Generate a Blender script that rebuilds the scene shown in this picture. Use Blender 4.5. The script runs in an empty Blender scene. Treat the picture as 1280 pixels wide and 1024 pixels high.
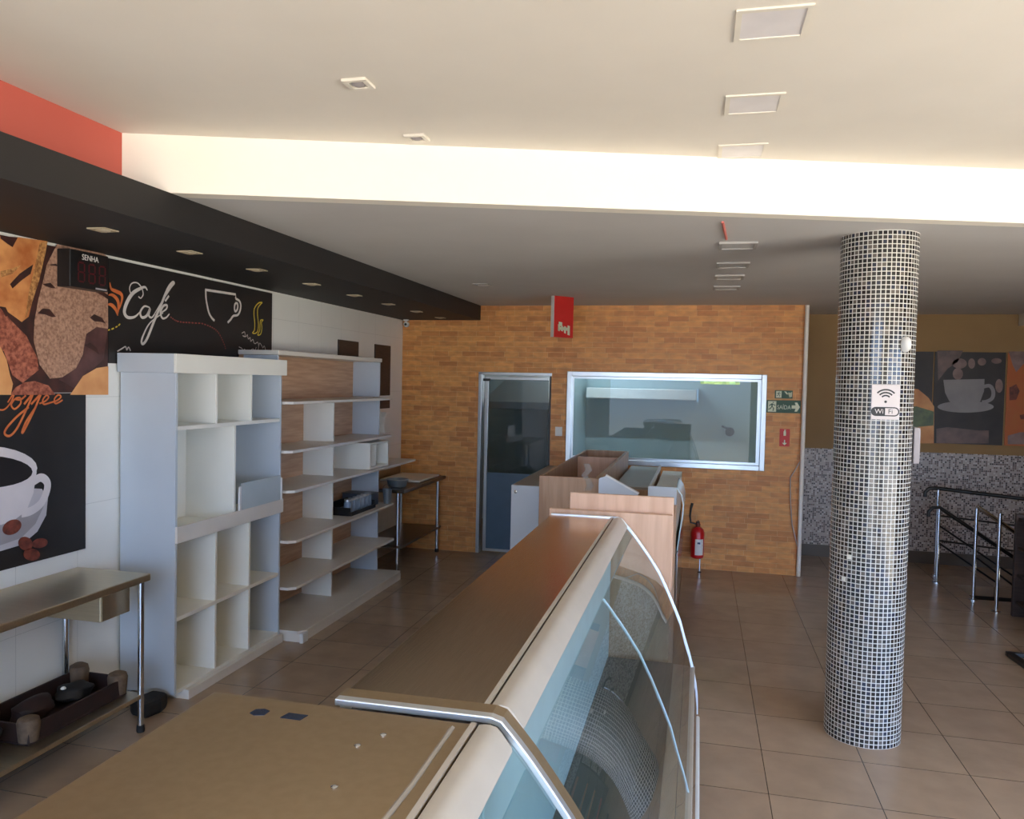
import bpy, bmesh, math, random
from mathutils import Vector, Matrix
random.seed(7)
scene = bpy.context.scene
COL = scene.collection
PI = math.pi

# ------------------------------------------------------------------ camera
F, YAW, PITCH, ROLL = 984.1, .2339325, .0354395, .0206133
CAM = Vector((0, 0, 2.0))
_cy, _sy = math.cos(YAW), math.sin(YAW)
FWD = Vector((-_sy*math.cos(PITCH), _cy*math.cos(PITCH), -math.sin(PITCH)))
_r = Vector((_cy, _sy, 0)); _u = _r.cross(FWD)
RIGHT = math.cos(ROLL)*_r + math.sin(ROLL)*_u
UP = -math.sin(ROLL)*_r + math.cos(ROLL)*_u
cd = bpy.data.cameras.new('camera'); cam = bpy.data.objects.new('camera', cd); COL.objects.link(cam)
cd.sensor_width = 36; cd.sensor_fit = 'HORIZONTAL'; cd.lens = F*36/1280; cd.clip_start = .02
m = Matrix((RIGHT, UP, -FWD)).transposed().to_4x4(); m.translation = CAM
cam.matrix_world = m
scene.camera = cam

def at(px, py, ax, val):
    """the place where the sight line of a photo point meets the plane ax = val"""
    d = RIGHT*((px-640)/F) + UP*(-(py-512)/F) + FWD
    i = 'xyz'.index(ax)
    return CAM + d*((val-CAM[i])/d[i])

# ------------------------------------------------------------------ materials
def _nt(name):
    m = bpy.data.materials.new(name); m.use_nodes = True
    nt = m.node_tree; nt.nodes.clear()
    out = nt.nodes.new('ShaderNodeOutputMaterial')
    return m, nt, out
def N(nt, typ, **kw):
    n = nt.nodes.new(typ)
    for k, v in kw.items():
        if k.startswith('i_'):
            n.inputs[k[2:].replace('_', ' ')].default_value = v
        else: setattr(n, k, v)
    return n
def rgba(c): return (c[0], c[1], c[2], 1)
def srgb(r, g, b):
    f = lambda v: (v/255/12.92) if v <= 10 else ((v/255+.055)/1.055)**2.4
    return (f(r), f(g), f(b))

def mat(name, col, rough=.5, metal=0, col2=None, scale=8, stretch=(1,1,1), bump=0, emit=None, estr=0, spec=.5, detail=4, coat=0):
    m, nt, out = _nt(name)
    b = N(nt, 'ShaderNodeBsdfPrincipled'); nt.links.new(b.outputs[0], out.inputs[0])
    b.inputs['Roughness'].default_value = rough; b.inputs['Metallic'].default_value = metal
    b.inputs['Specular IOR Level'].default_value = spec
    b.inputs['Coat Weight'].default_value = coat
    tc = N(nt, 'ShaderNodeTexCoord'); mp = N(nt, 'ShaderNodeMapping'); mp.inputs['Scale'].default_value = stretch
    nt.links.new(tc.outputs['Object'], mp.inputs[0])
    no = N(nt, 'ShaderNodeTexNoise'); no.inputs['Scale'].default_value = scale; no.inputs['Detail'].default_value = detail
    nt.links.new(mp.outputs[0], no.inputs['Vector'])
    c2 = col2 if col2 else tuple(v*.93 for v in col)
    rp = N(nt, 'ShaderNodeValToRGB'); rp.color_ramp.elements[0].position = .35; rp.color_ramp.elements[1].position = .65
    rp.color_ramp.elements[0].color = rgba(col); rp.color_ramp.elements[1].color = rgba(c2)
    nt.links.new(no.outputs[0], rp.inputs[0]); nt.links.new(rp.outputs[0], b.inputs['Base Color'])
    if bump:
        bp = N(nt, 'ShaderNodeBump'); bp.inputs['Strength'].default_value = bump; bp.inputs['Distance'].default_value = .01
        nt.links.new(no.outputs[0], bp.inputs['Height']); nt.links.new(bp.outputs[0], b.inputs['Normal'])
    if emit:
        b.inputs['Emission Color'].default_value = rgba(emit); b.inputs['Emission Strength'].default_value = estr
    return m

def glass(name, tint, refl=1.0, ior=1.5, rough=.0):
    m, nt, out = _nt(name)
    fr = N(nt, 'ShaderNodeFresnel'); fr.inputs['IOR'].default_value = ior
    mu = N(nt, 'ShaderNodeMath', operation='MULTIPLY'); mu.inputs[1].default_value = refl; mu.use_clamp = True
    ge = N(nt, 'ShaderNodeNewGeometry'); iv = N(nt, 'ShaderNodeMath', operation='SUBTRACT'); iv.inputs[0].default_value = 1   # a sheet reflects once, at its outer face
    m2 = N(nt, 'ShaderNodeMath', operation='MULTIPLY'); nt.links.new(ge.outputs['Backfacing'], iv.inputs[1])
    nt.links.new(fr.outputs[0], m2.inputs[0]); nt.links.new(iv.outputs[0], m2.inputs[1]); nt.links.new(m2.outputs[0], mu.inputs[0])
    t = N(nt, 'ShaderNodeBsdfTransparent'); t.inputs[0].default_value = rgba(tint)
    g = N(nt, 'ShaderNodeBsdfGlossy'); g.inputs['Roughness'].default_value = rough
    mx = N(nt, 'ShaderNodeMixShader')
    nt.links.new(mu.outputs[0], mx.inputs[0]); nt.links.new(t.outputs[0], mx.inputs[1]); nt.links.new(g.outputs[0], mx.inputs[2])
    nt.links.new(mx.outputs[0], out.inputs[0])
    return m

def brick_mat():
    m, nt, out = _nt('brick_tile')
    b = N(nt, 'ShaderNodeBsdfPrincipled'); nt.links.new(b.outputs[0], out.inputs[0])
    b.inputs['Roughness'].default_value = .45
    tc = N(nt, 'ShaderNodeTexCoord'); sp = N(nt, 'ShaderNodeSeparateXYZ'); cb = N(nt, 'ShaderNodeCombineXYZ')
    nt.links.new(tc.outputs['Object'], sp.inputs[0])
    nt.links.new(sp.outputs['X'], cb.inputs[0]); nt.links.new(sp.outputs['Z'], cb.inputs[1])
    br = N(nt, 'ShaderNodeTexBrick'); br.offset = .37; br.offset_frequency = 2; br.squash = .75; br.squash_frequency = 3
    nt.links.new(cb.outputs[0], br.inputs['Vector'])
    br.inputs['Scale'].default_value = 1; br.inputs['Brick Width'].default_value = .225; br.inputs['Row Height'].default_value = .0585
    br.inputs['Mortar Size'].default_value = .0022; br.inputs['Mortar Smooth'].default_value = .4; br.inputs['Bias'].default_value = -.25
    br.inputs['Color1'].default_value = rgba(srgb(226,158,88)); br.inputs['Color2'].default_value = rgba(srgb(190,116,58))
    br.inputs['Mortar'].default_value = rgba(srgb(228,180,120))
    no = N(nt, 'ShaderNodeTexNoise'); no.inputs['Scale'].default_value = 9; no.inputs['Detail'].default_value = 5
    mp = N(nt, 'ShaderNodeMapping'); mp.inputs['Scale'].default_value = (1, 2.6, 1)
    nt.links.new(cb.outputs[0], mp.inputs[0]); nt.links.new(mp.outputs[0], no.inputs['Vector'])
    mr = N(nt, 'ShaderNodeMapRange'); mr.inputs['From Min'].default_value = .3; mr.inputs['From Max'].default_value = .7
    mr.inputs['To Min'].default_value = .78; mr.inputs['To Max'].default_value = 1.1
    nt.links.new(no.outputs[0], mr.inputs[0])
    mx = N(nt, 'ShaderNodeMix', data_type='RGBA', blend_type='MULTIPLY'); mx.inputs[0].default_value = 1
    nt.links.new(br.outputs['Color'], mx.inputs[6]); nt.links.new(mr.outputs[0], mx.inputs[7])
    nt.links.new(mx.outputs[2], b.inputs['Base Color'])
    bp = N(nt, 'ShaderNodeBump'); bp.inputs['Strength'].default_value = .35; bp.inputs['Distance'].default_value = .004; bp.invert = True
    nt.links.new(br.outputs['Fac'], bp.inputs['Height']); nt.links.new(bp.outputs[0], b.inputs['Normal'])
    return m

def tile_mat(name, axes, w, h, mort, c1, c2, cm, rough, off=0, uv=False, loc=(0,0,0), noise=.12, nscale=3, per_tile=False, spec=.5, bump=.3, rough2=None):
    m, nt, out = _nt(name)
    b = N(nt, 'ShaderNodeBsdfPrincipled'); nt.links.new(b.outputs[0], out.inputs[0])
    b.inputs['Roughness'].default_value = rough; b.inputs['Specular IOR Level'].default_value = spec
    tc = N(nt, 'ShaderNodeTexCoord')
    if uv: src = tc.outputs['UV']
    else:
        sp = N(nt, 'ShaderNodeSeparateXYZ'); cb = N(nt, 'ShaderNodeCombineXYZ')
        nt.links.new(tc.outputs['Object'], sp.inputs[0])
        nt.links.new(sp.outputs[axes[0]], cb.inputs[0]); nt.links.new(sp.outputs[axes[1]], cb.inputs[1])
        src = cb.outputs[0]
    mp = N(nt, 'ShaderNodeMapping'); mp.inputs['Location'].default_value = loc
    nt.links.new(src, mp.inputs[0])
    br = N(nt, 'ShaderNodeTexBrick'); br.offset = off; br.squash = 1
    nt.links.new(mp.outputs[0], br.inputs['Vector'])
    br.inputs['Scale'].default_value = 1; br.inputs['Brick Width'].default_value = w; br.inputs['Row Height'].default_value = h
    br.inputs['Mortar Size'].default_value = mort; br.inputs['Mortar Smooth'].default_value = .1
    br.inputs['Color1'].default_value = rgba(c1); br.inputs['Color2'].default_value = rgba(c2); br.inputs['Mortar'].default_value = rgba(cm)
    colout = br.outputs['Color']
    if per_tile:      # three tones of chip, picked per tile
        dv = N(nt, 'ShaderNodeVectorMath', operation='DIVIDE'); dv.inputs[1].default_value = (w, h, 1)
        nt.links.new(mp.outputs[0], dv.inputs[0])
        fl = N(nt, 'ShaderNodeVectorMath', operation='FLOOR'); nt.links.new(dv.outputs[0], fl.inputs[0])
        wn = N(nt, 'ShaderNodeTexWhiteNoise'); nt.links.new(fl.outputs[0], wn.inputs['Vector'])
        rp = N(nt, 'ShaderNodeValToRGB'); rp.color_ramp.interpolation = 'CONSTANT'
        rp.color_ramp.elements[0].color = rgba(per_tile[0]); rp.color_ramp.elements[1].color = rgba(per_tile[1]); rp.color_ramp.elements[1].position = .45
        for pos, c in zip((.68, .86), per_tile[2:]):
            e = rp.color_ramp.elements.new(pos); e.color = rgba(c)
        nt.links.new(wn.outputs[0], rp.inputs[0])
        mx = N(nt, 'ShaderNodeMix', data_type='RGBA'); nt.links.new(br.outputs['Fac'], mx.inputs[0])
        nt.links.new(rp.outputs[0], mx.inputs[6]); mx.inputs[7].default_value = rgba(cm)
        colout = mx.outputs[2]
    no = N(nt, 'ShaderNodeTexNoise'); no.inputs['Scale'].default_value = nscale; no.inputs['Detail'].default_value = 6
    nt.links.new(mp.outputs[0], no.inputs['Vector'])
    mr = N(nt, 'ShaderNodeMapRange'); mr.inputs['From Min'].default_value = .3; mr.inputs['From Max'].default_value = .7
    mr.inputs['To Min'].default_value = 1-noise; mr.inputs['To Max'].default_value = 1+noise
    nt.links.new(no.outputs[0], mr.inputs[0])
    mm = N(nt, 'ShaderNodeMix', data_type='RGBA', blend_type='MULTIPLY'); mm.inputs[0].default_value = 1
    nt.links.new(colout, mm.inputs[6]); nt.links.new(mr.outputs[0], mm.inputs[7])
    nt.links.new(mm.outputs[2], b.inputs['Base Color'])
    bp = N(nt, 'ShaderNodeBump'); bp.inputs['Strength'].default_value = bump; bp.inputs['Distance'].default_value = .002; bp.invert = True
    nt.links.new(br.outputs['Fac'], bp.inputs['Height']); nt.links.new(bp.outputs[0], b.inputs['Normal'])
    if rough2 is not None:
        r2 = N(nt, 'ShaderNodeMapRange'); r2.inputs['To Min'].default_value = rough; r2.inputs['To Max'].default_value = rough2
        nt.links.new(br.outputs['Fac'], r2.inputs[0]); nt.links.new(r2.outputs[0], b.inputs['Roughness'])
    return m

def steel(name, col, rough, stretch=(2, 60, 60), bump=.02, metal=1):
    return mat(name, col, rough, metal, tuple(v*.9 for v in col), 3, stretch, bump)

M = {}
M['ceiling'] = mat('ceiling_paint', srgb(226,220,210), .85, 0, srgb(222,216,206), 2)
M['ceiling_low'] = mat('ceiling_paint_shaded', srgb(206,204,202), .85, 0, srgb(202,200,198), 2)  # same paint as the high ceiling, its shade put into a darker colour
M['beam'] = mat('beam_paint', srgb(246,240,228), .8, 0, srgb(244,238,226), 2)
M['black_soffit'] = mat('black_soffit_paint', srgb(29,27,27), .65, 0, srgb(33,30,29), 3)
M['red_wall'] = mat('red_wall_paint', srgb(184,86,72), .7, 0, srgb(188,90,76), 2)
M['white_wall'] = tile_mat('white_wall_tile', 'YZ', .42, .62, .002, srgb(232,230,222), srgb(230,228,220), srgb(210,208,200), .35, bump=.1, noise=.02)
M['brick'] = brick_mat()
M['floor'] = tile_mat('floor_tile', 'XY', .52, .482, .0022, srgb(168,146,124), srgb(160,138,117), srgb(62,54,46), .27, loc=(.1167,.2,0), noise=.10, nscale=5, bump=.15)
M['tan_wall'] = mat('tan_wall_paint', srgb(160,128,84), .7, 0, srgb(152,120,78), 2)
M['wall_mosaic'] = tile_mat('wall_mosaic', 'XZ', .021, .021, .0022, (1,1,1), (1,1,1), srgb(176,168,164), .3,
    per_tile=(srgb(176,164,156), srgb(106,88,84), srgb(50,42,44), srgb(200,194,190)), noise=.05)
M['column_mosaic'] = tile_mat('column_mosaic', 'XZ', .02477, .0247, .0026, (1,1,1), (1,1,1), srgb(206,204,198), .12, uv=True,
    per_tile=(srgb(34,33,33), srgb(58,55,53), srgb(98,92,86), srgb(46,50,66)), noise=.05, rough2=.5, bump=.5)
M['dark_base'] = mat('dark_baseboard', srgb(84,72,60), .4)
M['white_lam'] = mat('white_laminate', srgb(234,232,222), .35, 0, srgb(230,228,218), 3)
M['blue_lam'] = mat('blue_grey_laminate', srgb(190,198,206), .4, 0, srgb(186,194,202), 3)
M['white_metal'] = mat('white_painted_metal', srgb(222,222,220), .35)
M['cream_metal'] = mat('cream_painted_metal', srgb(178,172,162), .32)
M['shelf_face'] = mat('shelf_laminate', srgb(222,216,206), .4, 0, srgb(216,210,200), 4)
M['wood_back'] = mat('wood_back_panel', srgb(202,162,128), .45, 0, srgb(180,140,108), 5, (1, .6, 9), .05)
M['wood_light'] = mat('light_wood_laminate', srgb(216,178,150), .4, 0, srgb(200,160,132), 4, (6, 6, .5), .03)
M['wood_mid'] = mat('brown_wood_laminate', srgb(176,140,108), .4, 0, srgb(152,116,86), 4, (6, 6, .5), .03)
M['steel'] = steel('brushed_steel', srgb(206,192,164), .38)
M['steel_dark'] = steel('worn_dark_steel', srgb(120,108,94), .34)
M['steel_tan'] = mat('tan_coated_steel', srgb(150,130,102), .30, .55, srgb(144,124,96), 40, (1,1,1), .01)
M['steel_case'] = steel('brown_steel_case_top', srgb(206,184,158), .2, (60, 2, 60), .015)
M['chrome'] = mat('chrome', srgb(214,220,226), .12, 1)
M['satin'] = mat('satin_chrome', srgb(226,232,238), .34, .85)
M['liner'] = mat('sky_tinted_liner', srgb(160,182,186), .35)  # a white liner with blue skylight mixed into its colour
M['alum'] = mat('aluminium', srgb(200,206,210), .3, .9)
M['black'] = mat('black_plastic', srgb(22,21,22), .4)
M['black_metal'] = mat('black_metal', srgb(20,19,20), .35)
M['dark_grey'] = mat('dark_grey_deck', srgb(92,92,86), .35)
M['grey_top'] = mat('grey_counter_top', srgb(142,136,130), .35)
M['glass'] = glass('clear_glass', (.93,.97,.97), 1.15, 1.52)
M['glass_case'] = glass('curved_case_glass', (.93,.97,.97), 1.4, 1.6)
M['glass_edge'] = mat('glass_edge', srgb(176,206,220), .15, 0, srgb(190,214,224), 5, spec=.8)
M['glass_door'] = glass('door_glass', (.58,.64,.66), .8, 1.5)
M['glass_window'] = glass('window_glass', (.60,.69,.72), .7, 1.5)
M['kitchen_wall'] = mat('kitchen_wall_tile', srgb(168,186,190), .4, 0, srgb(162,180,184), 3)
M['blue_panel'] = mat('blue_door_panel', srgb(84,108,128), .4)
M['hood'] = mat('hood_steel', srgb(150,164,170), .4, .5)
M['poster_black'] = mat('poster_black', srgb(26,23,23), .5, 0, srgb(32,28,27), 6)
M['poster_edge'] = mat('poster_white', srgb(228,222,216), .5)
M['chalk_white'] = mat('chalk_white', srgb(214,206,198), .6)
M['chalk_yellow'] = mat('chalk_yellow', srgb(212,186,64), .6)
M['chalk_red'] = mat('chalk_red', srgb(150,72,62), .6)
M['print_orange'] = mat('print_orange', srgb(216,120,64), .5, 0, srgb(196,100,52), 20)
M['bread_tan'] = mat('print_tan_crust', srgb(226,158,96), .5, 0, srgb(178,100,50), 7, detail=8)
M['bread_wheat'] = mat('print_wheat', srgb(206,152,92), .5, 0, srgb(140,88,46), 60, detail=2)
M['bread_grey'] = mat('print_floured_loaf', srgb(190,148,122), .5, 0, srgb(140,102,82), 70, detail=8)
M['bread_red'] = mat('print_grain_roll', srgb(188,112,86), .5, 0, srgb(122,60,44), 48, detail=6)
M['bread_pale'] = mat('print_pale_bread', srgb(230,170,110), .5, 0, srgb(200,132,78), 4)
M['bread_dark'] = mat('print_dark_crust', srgb(48,28,24), .5, 0, srgb(72,38,32), 12)
M['bread_plum'] = mat('print_plum_shade', srgb(96,62,58), .5, 0, srgb(70,42,40), 10)
M['cup_white'] = mat('print_cup_white', srgb(218,208,206), .5, 0, srgb(204,196,196), 3)
M['saucer'] = mat('print_saucer', srgb(192,186,188), .5, 0, srgb(178,172,176), 3)
M['cup_grey'] = mat('print_saucer_grey', srgb(168,160,160), .5, 0, srgb(146,140,142), 4)
M['coffee'] = mat('print_coffee', srgb(22,16,18), .5)
M['bean'] = mat('print_bean', srgb(126,62,46), .5, 0, srgb(84,36,28), 25)
M['red_sign'] = mat('red_sign', srgb(206,44,40), .45)
M['green_sign'] = mat('green_sign', srgb(34,78,52), .45)
M['sign_cream'] = mat('sign_cream', srgb(222,226,196), .5)
M['red_ext'] = mat('red_extinguisher_paint', srgb(196,22,30), .3)
M['orange_bit'] = mat('orange_edge', srgb(214,120,50), .5)
M['dark_wood'] = mat('dark_wood', srgb(66,48,38), .5, 0, srgb(52,36,28), 8, (1,1,8))
M['log_red'] = mat('dark_red_wrap', srgb(42,20,18), .7, 0, srgb(28,15,14), 14)
M['log_end'] = mat('tan_roll_end', srgb(104,86,68), .8, 0, srgb(84,68,54), 30)
M['digit'] = mat('unlit_red_segment', srgb(84,20,28), .4)
M['plastic'] = glass('clear_plastic', (.86,.88,.88), 1.6, 1.45, .25)
M['rubber'] = mat('black_rubber', srgb(24,23,24), .7)
M['lamp_off'] = mat('unlit_diffuser', srgb(224,220,222), .4)
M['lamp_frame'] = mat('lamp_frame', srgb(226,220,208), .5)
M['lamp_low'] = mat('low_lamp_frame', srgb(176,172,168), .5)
M['lamp_gold'] = mat('downlight_rim', srgb(190,176,150), .35)
M['bucket'] = mat('galvanised_bucket', srgb(160,176,190), .3, .8)
M['bin_steel'] = mat('bin_steel', srgb(92,106,124), .35, .4)
M['jar'] = mat('frosted_jar', srgb(138,156,176), .25, 0, srgb(96,112,134), 20, (8,8,1))
M['pipe_white'] = mat('white_pipe', srgb(244,238,230), .4)
M['cable'] = mat('grey_cable', srgb(190,180,170), .5)
M['red_cable'] = mat('red_cable', srgb(214,120,110), .5)
M['switch'] = mat('switch_plate', srgb(232,230,224), .4)
M['photo_a'] = mat('print_dark_photo', srgb(34,30,31), .5, 0, srgb(50,43,42), 5)
M['photo_cup'] = mat('print_dim_cup', srgb(152,148,148), .5, 0, srgb(136,132,134), 4)
M['photo_blur'] = mat('print_blur_spots', srgb(150,124,118), .4, 0, srgb(110,84,78), 6)
M['photo_orange'] = mat('print_orange_drink', srgb(176,98,38), .4, 0, srgb(180,90,36), 8)
M['photo_green'] = mat('print_leaf_green', srgb(84,104,52), .4, 0, srgb(60,80,40), 20)
M['photo_table'] = mat('print_table_blur', srgb(120,92,84), .4, 0, srgb(78,62,62), 6)
M['stair'] = mat('dark_stair', srgb(48,44,42), .5)
M['tape'] = mat('grey_sealant', srgb(150,140,126), .5)
M['cut'] = mat('blue_grey_plate', srgb(58,70,96), .25, .6)
M['ground'] = mat('pavement', srgb(190,176,156), .8)

# ------------------------------------------------------------------ mesh builder
class MB:
    def __init__(s): s.v = []; s.f = []; s.uv = None
    def add(s, verts, faces):
        o = len(s.v); s.v += [Vector(p) for p in verts]; s.f += [tuple(i+o for i in f) for f in faces]; return s
    def box(s, x0, x1, y0, y1, z0, z1):
        v = [(x,y,z) for x in (x0,x1) for y in (y0,y1) for z in (z0,z1)]
        return s.add(v, [(0,1,3,2),(4,6,7,5),(0,4,5,1),(2,3,7,6),(0,2,6,4),(1,5,7,3)])
    def prism(s, pts, vec):
        """pts: closed polygon of 3-D points, pushed along vec"""
        n = len(pts); a = [Vector(p) for p in pts]; vec = Vector(vec); b = [p+vec for p in a]
        return s.add(a+b, [tuple(range(n))[::-1], tuple(range(n, 2*n))] + [(i,(i+1)%n,(i+1)%n+n,i+n) for i in range(n)])
    def xz(s, pts, y0, y1): return s.prism([(x,y0,z) for x,z in pts], (0,y1-y0,0))
    def xy(s, pts, z0, z1): return s.prism([(x,y,z0) for x,y in pts], (0,0,z1-z0))
    def yz(s, pts, x0, x1): return s.prism([(x0,y,z) for y,z in pts], (x1-x0,0,0))
    def ribbon(s, prof, y0, y1, t):
        """solid sheet following an xz profile, t thick inward"""
        n = len(prof); off = []
        for i in range(n):
            a = Vector(prof[max(0,i-1)]); b = Vector(prof[min(n-1,i+1)]); d = (b-a).normalized()
            off.append((prof[i][0]+d.y*t, prof[i][1]-d.x*t))
        return s.xz(list(prof)+off[::-1], y0, y1) if n == 2 else s._strip(prof, off, y0, y1)
    def _strip(s, p, q, y0, y1):
        n = len(p); v = []
        for x,z in p: v += [(x,y0,z),(x,y1,z)]
        for x,z in q: v += [(x,y0,z),(x,y1,z)]
        o = 2*n; f = []
        for i in range(n-1):
            a=2*i; f += [(a,a+2,a+3,a+1),(o+a,o+a+1,o+a+3,o+a+2),(a,o+a,o+a+2,a+2),(a+1,a+3,o+a+3,o+a+1)]
        f += [(0,1,o+1,o),(2*n-2,o+2*n-2,o+2*n-1,2*n-1)]
        return s.add(v, f)
    def tube(s, pts, r, n=10, closed=False, cap=True):
        pts = [Vector(p) for p in pts]; k = len(pts); rings = []; ref = None
        for i, p in enumerate(pts):
            if closed: d = pts[(i+1)%k]-pts[i-1]
            else: d = pts[min(k-1,i+1)]-pts[max(0,i-1)]
            d.normalize()
            if ref is None or abs(ref.dot(d)) > .99: ref = Vector((0,0,1)) if abs(d.z) < .9 else Vector((1,0,0))
            a = (ref-d*ref.dot(d)).normalized(); b = d.cross(a); ref = a
            rr = r[i] if isinstance(r, (list,tuple)) else r
            rings.append([p+a*math.cos(2*PI*j/n)*rr+b*math.sin(2*PI*j/n)*rr for j in range(n)])
        v = [q for R_ in rings for q in R_]; f = []
        for i in range(k if closed else k-1):
            A = i*n; B = ((i+1)%k)*n
            f += [(A+j, A+(j+1)%n, B+(j+1)%n, B+j) for j in range(n)]
        if cap and not closed: f += [tuple(range(n))[::-1], tuple(range((k-1)*n, k*n))]
        return s.add(v, f)
    def lathe(s, c, prof, n=24, axis='z'):
        """prof: (radius, height) pairs"""
        v = []; k = len(prof); c = Vector(c)
        for r, h in prof:
            for j in range(n):
                a = 2*PI*j/n; x, y = r*math.cos(a), r*math.sin(a)
                v.append(c + (Vector((x,y,h)) if axis == 'z' else Vector((h,x,y)) if axis == 'x' else Vector((x,h,y))))
        f = [(i*n+j, i*n+(j+1)%n, (i+1)*n+(j+1)%n, (i+1)*n+j) for i in range(k-1) for j in range(n)]
        f += [tuple(range(n))[::-1], tuple(range((k-1)*n, k*n))]
        return s.add(v, f)
    def build(s, name, material, parent=None, bevel=0, smooth=False, seg=2):
        if parent is not None: org = parent['_o'] if False else ORG[parent.name]
        else:
            xs = [p.x for p in s.v]; ys = [p.y for p in s.v]; zs = [p.z for p in s.v]
            org = Vector(((min(xs)+max(xs))/2, (min(ys)+max(ys))/2, min(zs)))
        me = bpy.data.meshes.new(name)
        me.from_pydata([p-org for p in s.v], [], s.f); me.update()
        bm = bmesh.new(); bm.from_mesh(me); bmesh.ops.recalc_face_normals(bm, faces=bm.faces); bm.to_mesh(me); bm.free()
        o = bpy.data.objects.new(name, me); COL.objects.link(o)
        me.materials.append(M[material] if isinstance(material, str) else material)
        if parent is not None: o.parent = parent
        else: o.location = org
        ORG[o.name] = org
        if bevel:
            b = o.modifiers.new('edge', 'BEVEL'); b.width = bevel; b.segments = seg; b.limit_method = 'ANGLE'; b.angle_limit = .7
        if smooth:
            for p in me.polygons: p.use_smooth = True
            try: me.set_sharp_from_angle(angle=math.radians(40))
            except Exception: pass
        return o
ORG = {}
def tag(o, label, cat, group=None):
    o['label'] = label; o['category'] = cat
    if group: o['group'] = group
    return o
def thing(name, loc, label, cat, group=None):
    o = bpy.data.objects.new(name, None); COL.objects.link(o); o.location = loc; o.empty_display_size = .1
    ORG[o.name] = Vector(loc); return tag(o, label, cat, group)
def struct(o):
    o['kind'] = 'structure'; return o
def dup(o, dloc, label=None, parent=None):
    c = o.copy(); COL.objects.link(c)
    if parent is not None: c.parent = parent
    else: c.location = Vector(o.location)+Vector(dloc)
    ORG[c.name] = ORG[o.name] + Vector(dloc)
    if label: c['label'] = label
    for ch in list(o.children): dup(ch, dloc, None, c)
    return c

def ribbon_flat(mb, pts, width, nrm, up_off, smooth_n=6):
    """a flat painted stroke through 3-D points lying on a plane with normal nrm"""
    P = [Vector(p) for p in pts]
    if smooth_n > 1 and len(P) > 2:      # Catmull-Rom
        Q = []
        for i in range(len(P)-1):
            p0, p1, p2, p3 = P[max(0,i-1)], P[i], P[i+1], P[min(len(P)-1,i+2)]
            for k in range(smooth_n):
                t = k/smooth_n
                Q.append(.5*((2*p1)+(p2-p0)*t+(2*p0-5*p1+4*p2-p3)*t*t+(3*p1-p0-3*p2+p3)*t**3))
        Q.append(P[-1]); P = Q
    nrm = Vector(nrm); n = len(P); L = []; R_ = []
    for i in range(n):
        d = (P[min(n-1,i+1)]-P[max(0,i-1)])
        if d.length < 1e-9: d = Vector((0,0,1))
        d.normalize(); sd = nrm.cross(d).normalized()
        w = width(i/(n-1)) if callable(width) else width
        L.append(P[i]+sd*w/2+nrm*up_off); R_.append(P[i]-sd*w/2+nrm*up_off)
    v = L+R_; f = [(i,i+1,n+i+1,n+i) for i in range(n-1)]
    return mb.add(v, f)

# ------------------------------------------------------------------ the room
XL, YB, YF, XR, Y0 = -3.44, 8.78, 9.9, 4.5, -3.0
ZL, ZH, ZS = 2.867, 3.14, 2.70
beam_y = lambda x: 4.075+.31*x
mb = MB()
mb.box(-3.6, 2.62, Y0, 11.4, -.1, 0).box(2.62, 4.6, Y0, 8.34, -.1, 0).box(2.62, 4.6, 8.92, 11.4, -.1, 0)
fl = struct(mb.build('floor', 'floor'))
ORGF = fl.location
struct(MB().box(XL-.15, XL, Y0, 11.4, 0, ZH).build('wall_left', 'white_wall'))
struct(MB().box(XR, XR+.15, 3.4, 10.05, 0, ZH).box(XR, XR+.15, Y0, 3.4, 2.5, ZH).build('wall_right', 'tan_wall'))  # out of view; the opening towards the front is invented for side light
mb = MB()
mb.box(XL, -2.49, YB, YB+.12, 0, ZL).box(-2.49, -1.64, YB, YB+.12, 2.10, ZL).box(-1.64, -1.445, YB, YB+.12, 0, ZL)
mb.box(-1.445, .68, YB, YB+.12, 0, 1.112).box(-1.445, .68, YB, YB+.12, 2.115, ZL).box(.68, 1.075, YB, YB+.12, 0, ZL)
struct(mb.build('wall_back', 'brick'))
struct(MB().box(.955, 1.075, YB+.12, YF, 0, ZL).build('wall_passage', 'tan_wall'))
wf = struct(MB().box(1.075, XR, YF, YF+.15, 1.285, ZL).build('wall_far', 'tan_wall'))
struct(MB().box(1.075, XR, YF-.006, YF+.15, .14, 1.285).build('trim_1', 'wall_mosaic'))
struct(MB().box(1.075, XR, YF-.012, YF+.15, 0, .14).build('baseboard_far', 'dark_base'))
# ceilings, beam, soffit
struct(MB().xy([(-2.80,Y0),(XR,Y0),(XR,beam_y(XR)+.1),(-2.80,beam_y(-2.80)+.1)], ZH, ZH+.08).build('ceiling', 'ceiling'))
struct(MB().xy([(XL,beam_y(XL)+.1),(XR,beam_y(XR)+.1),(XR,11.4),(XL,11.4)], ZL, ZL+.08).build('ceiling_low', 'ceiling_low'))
struct(MB().xy([(-2.70,beam_y(-2.70)),(XR,beam_y(XR)),(XR,beam_y(XR)+.1),(-2.70,beam_y(-2.70)+.1)], ZL, ZH).build('beam', 'beam'))
struct(MB().box(XL, -2.487, Y0, YB, ZS, ZL).build('ceiling_soffit', 'black_soffit'))
struct(MB().box(-2.80, -2.70, Y0, beam_y(-2.70), ZL, ZH).build('wall_upper', 'red_wall'))
struct(MB().box(3.44, XR, 6.0, YF, 2.74, ZL).build('beam_right', 'ceiling'))
# unseen shop front: piers and lintel, opening invented and sized for daylight
struct(MB().box(XL-.15, -2.3, Y0-.15, Y0, 0, ZH).box(1.7, XR+.15, Y0-.15, Y0, 0, ZH).box(-2.3, 1.7, Y0-.15, Y0, 2.95, ZH).build('wall_front', 'white_wall'))
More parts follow.
